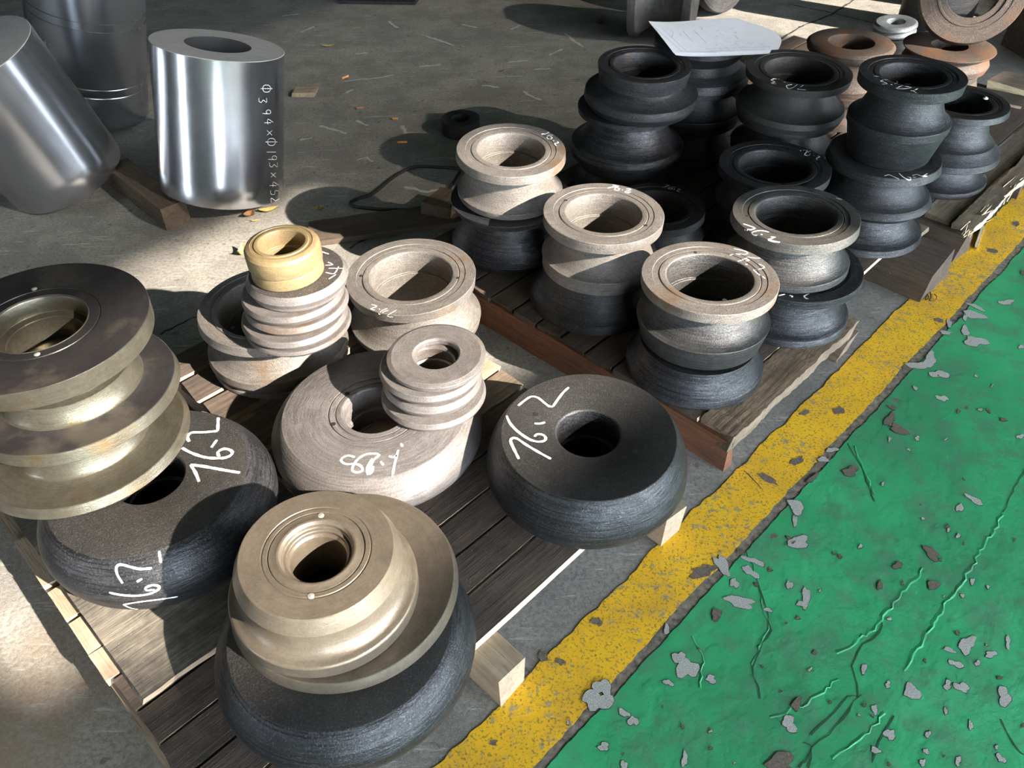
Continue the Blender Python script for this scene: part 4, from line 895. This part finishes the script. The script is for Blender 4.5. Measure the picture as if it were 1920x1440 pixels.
ch((1280, 560), 3, [(1330, 375, 62, 22), (1390, 345, 36, 40), (1445, 425, 52, 20, 10), (1650, 240, 60, 28, 10), (1590, 180, 24, 25), (1480, 190, 40, 9, 10), (1640, 90, 66, 20, 22), (1500, 140, 12, 24), (1650, 45, 50, 10, 20), (1460, 560, 34, 14, 20), (640, 1170, 48, 34, 20), (632, 1250, 11, 38), (655, 1370, 44, 40), (840, 850, 30, 14), (790, 905, 38, 12), (1640, 1130, 58, 14, 25), (1560, 1175, 18, 25), (1165, 790, 10, 12), (1320, 785, 14, 12), (1590, 105, 14, 16), (1900, 780 - 5, 22, 10), (1820, 20, 40, 14)])
ch((640, 960), 3, [(1440, 1060, 74, 62), (1470, 985, 44, 50), (1590, 1130, 30, 20, 30), (1640, 1175, 30, 26, 50), (1475, 1320, 34, 20), (1830, 660, 18, 26), (1840, 960, 30, 14, 30), (1590, 1425, 24, 22), (1900, 820, 30, 40), (1275, 1185, 9, 11)])
ch((1280, 960), 3, [(550, 1420, 85, 62), (1210, 300, 24, 20), (1110, 410, 14, 28), (640, 1080, 26, 34), (190, 575, 32, 28), (1400, 230, 50, 26, 30), (1410, 410, 28, 30, 30)], 1)
ch((1280, 560), 3, [(945, 970, 42, 26), (1165, 680, 28, 34, 30), (1220, 735, 68, 18, 28), (730, 1010, 30, 16, -40), (1805, 680, 22, 9), (1180, 610, 18, 14)], 1)
for k in range(260):
    x, y = random.uniform(1000, 2600), random.uniform(300, 1750)
    p = at((x, y), 0); vv = p.dot(E2)
    if vv < .385: chips.append((x, y, random.uniform(1.2, 4.5), random.uniform(1.2, 4.5), random.uniform(0, 3), random.choice((0, 1, 1))))
Vc = [[], []]; Fc = [[], []]; Ve = []; Fe = []
for x, y, a, b, an, mt_ in chips:
    n = 18; ph = [random.uniform(0, 6.28) for _ in range(4)]
    def outline(s, z, jt):
        out = []
        for k in range(n):
            t = 2 * math.pi * k / n
            rr = s * (1 + .22 * math.sin(2 * t + ph[0]) + .18 * math.sin(3 * t + ph[1]) + .12 * math.sin(5 * t + ph[2])) * (1 + random.uniform(-jt, jt))
            px, py = a * rr * math.cos(t), b * rr * math.sin(t)
            out.append(at((x + px * math.cos(an) - py * math.sin(an), y + px * math.sin(an) + py * math.cos(an)), z))
        return out
    for s, z, VV, FF in ((1.0, .0031 + 4e-6 * len(Vc[0]) / 19 + (.0007 if mt_ else 0), Vc[mt_], Fc[mt_]),):
        b0 = len(VV); o_ = outline(s, z, .08); VV += [sum((p for p in o_), Vector()) / n] + o_
        for k in range(n): FF.append((b0, b0 + 1 + (k + 1) % n, b0 + 1 + k))
    b0 = len(Ve); o2 = [p + (p - at((x, y), .0026)).normalized() * random.uniform(.0004, .0018) for p in o_]  # shaded step of the paint film, painted as a dark outline
    for p in o2: p.z = .0026
    c0 = sum((p for p in o2), Vector()) / n; Ve += [c0] + o2
    for k in range(n): Fe.append((b0, b0 + 1 + (k + 1) % n, b0 + 1 + k))
for nm, VV, FF, m in (('bare_patches', Vc[0], Fc[0], 'chip'), ('dirt_patches', Vc[1], Fc[1], 'chipbrown'), ('patch_edges', Ve, Fe, 'chipdark')):
    o = link_mesh(nm, VV, FF, M[m], walk); o['kind'] = 'stuff'
# worn spots of the yellow line
V = []; F = []
for x, y, a, b, an in ((1494, 865, 14, 7, -.5), (1538, 870, 12, 5, -.5), (1572, 770, 10, 8, 0), (1440, 896, 22, 6, .5), (1452, 1005, 6, 5, 0), (1050, 1240, 10, 6, .4), (1510, 773, 10, 5, -.4), (1390, 1035, 8, 4, .3), (1700, 690, 10, 4, .2), (1320, 1070, 24, 12, -.4), (1120, 1165, 10, 8, 0), (1018, 1232, 9, 9, 0), (925, 1392, 8, 6, 0), (1760, 600, 10, 4, .3), (1860, 470, 12, 4, .3), (1905, 420, 8, 5, .3), (1680, 750, 7, 3, .2)):
    n = 14; b0 = len(V); V.append(at((x, y), .0024))
    for k in range(n):
        t = 2 * math.pi * k / n; rr = 1 + random.uniform(-.35, .35); px, py = a * rr * math.cos(t), b * rr * math.sin(t)
        V.append(at((x + px * math.cos(an) - py * math.sin(an), y + px * math.sin(an) + py * math.cos(an)), .0024))
    for k in range(n): F.append((b0, b0 + 1 + (k + 1) % n, b0 + 1 + k))
o = link_mesh('worn_spots', V, F, M['chipbrown'], line); o['kind'] = 'stuff'
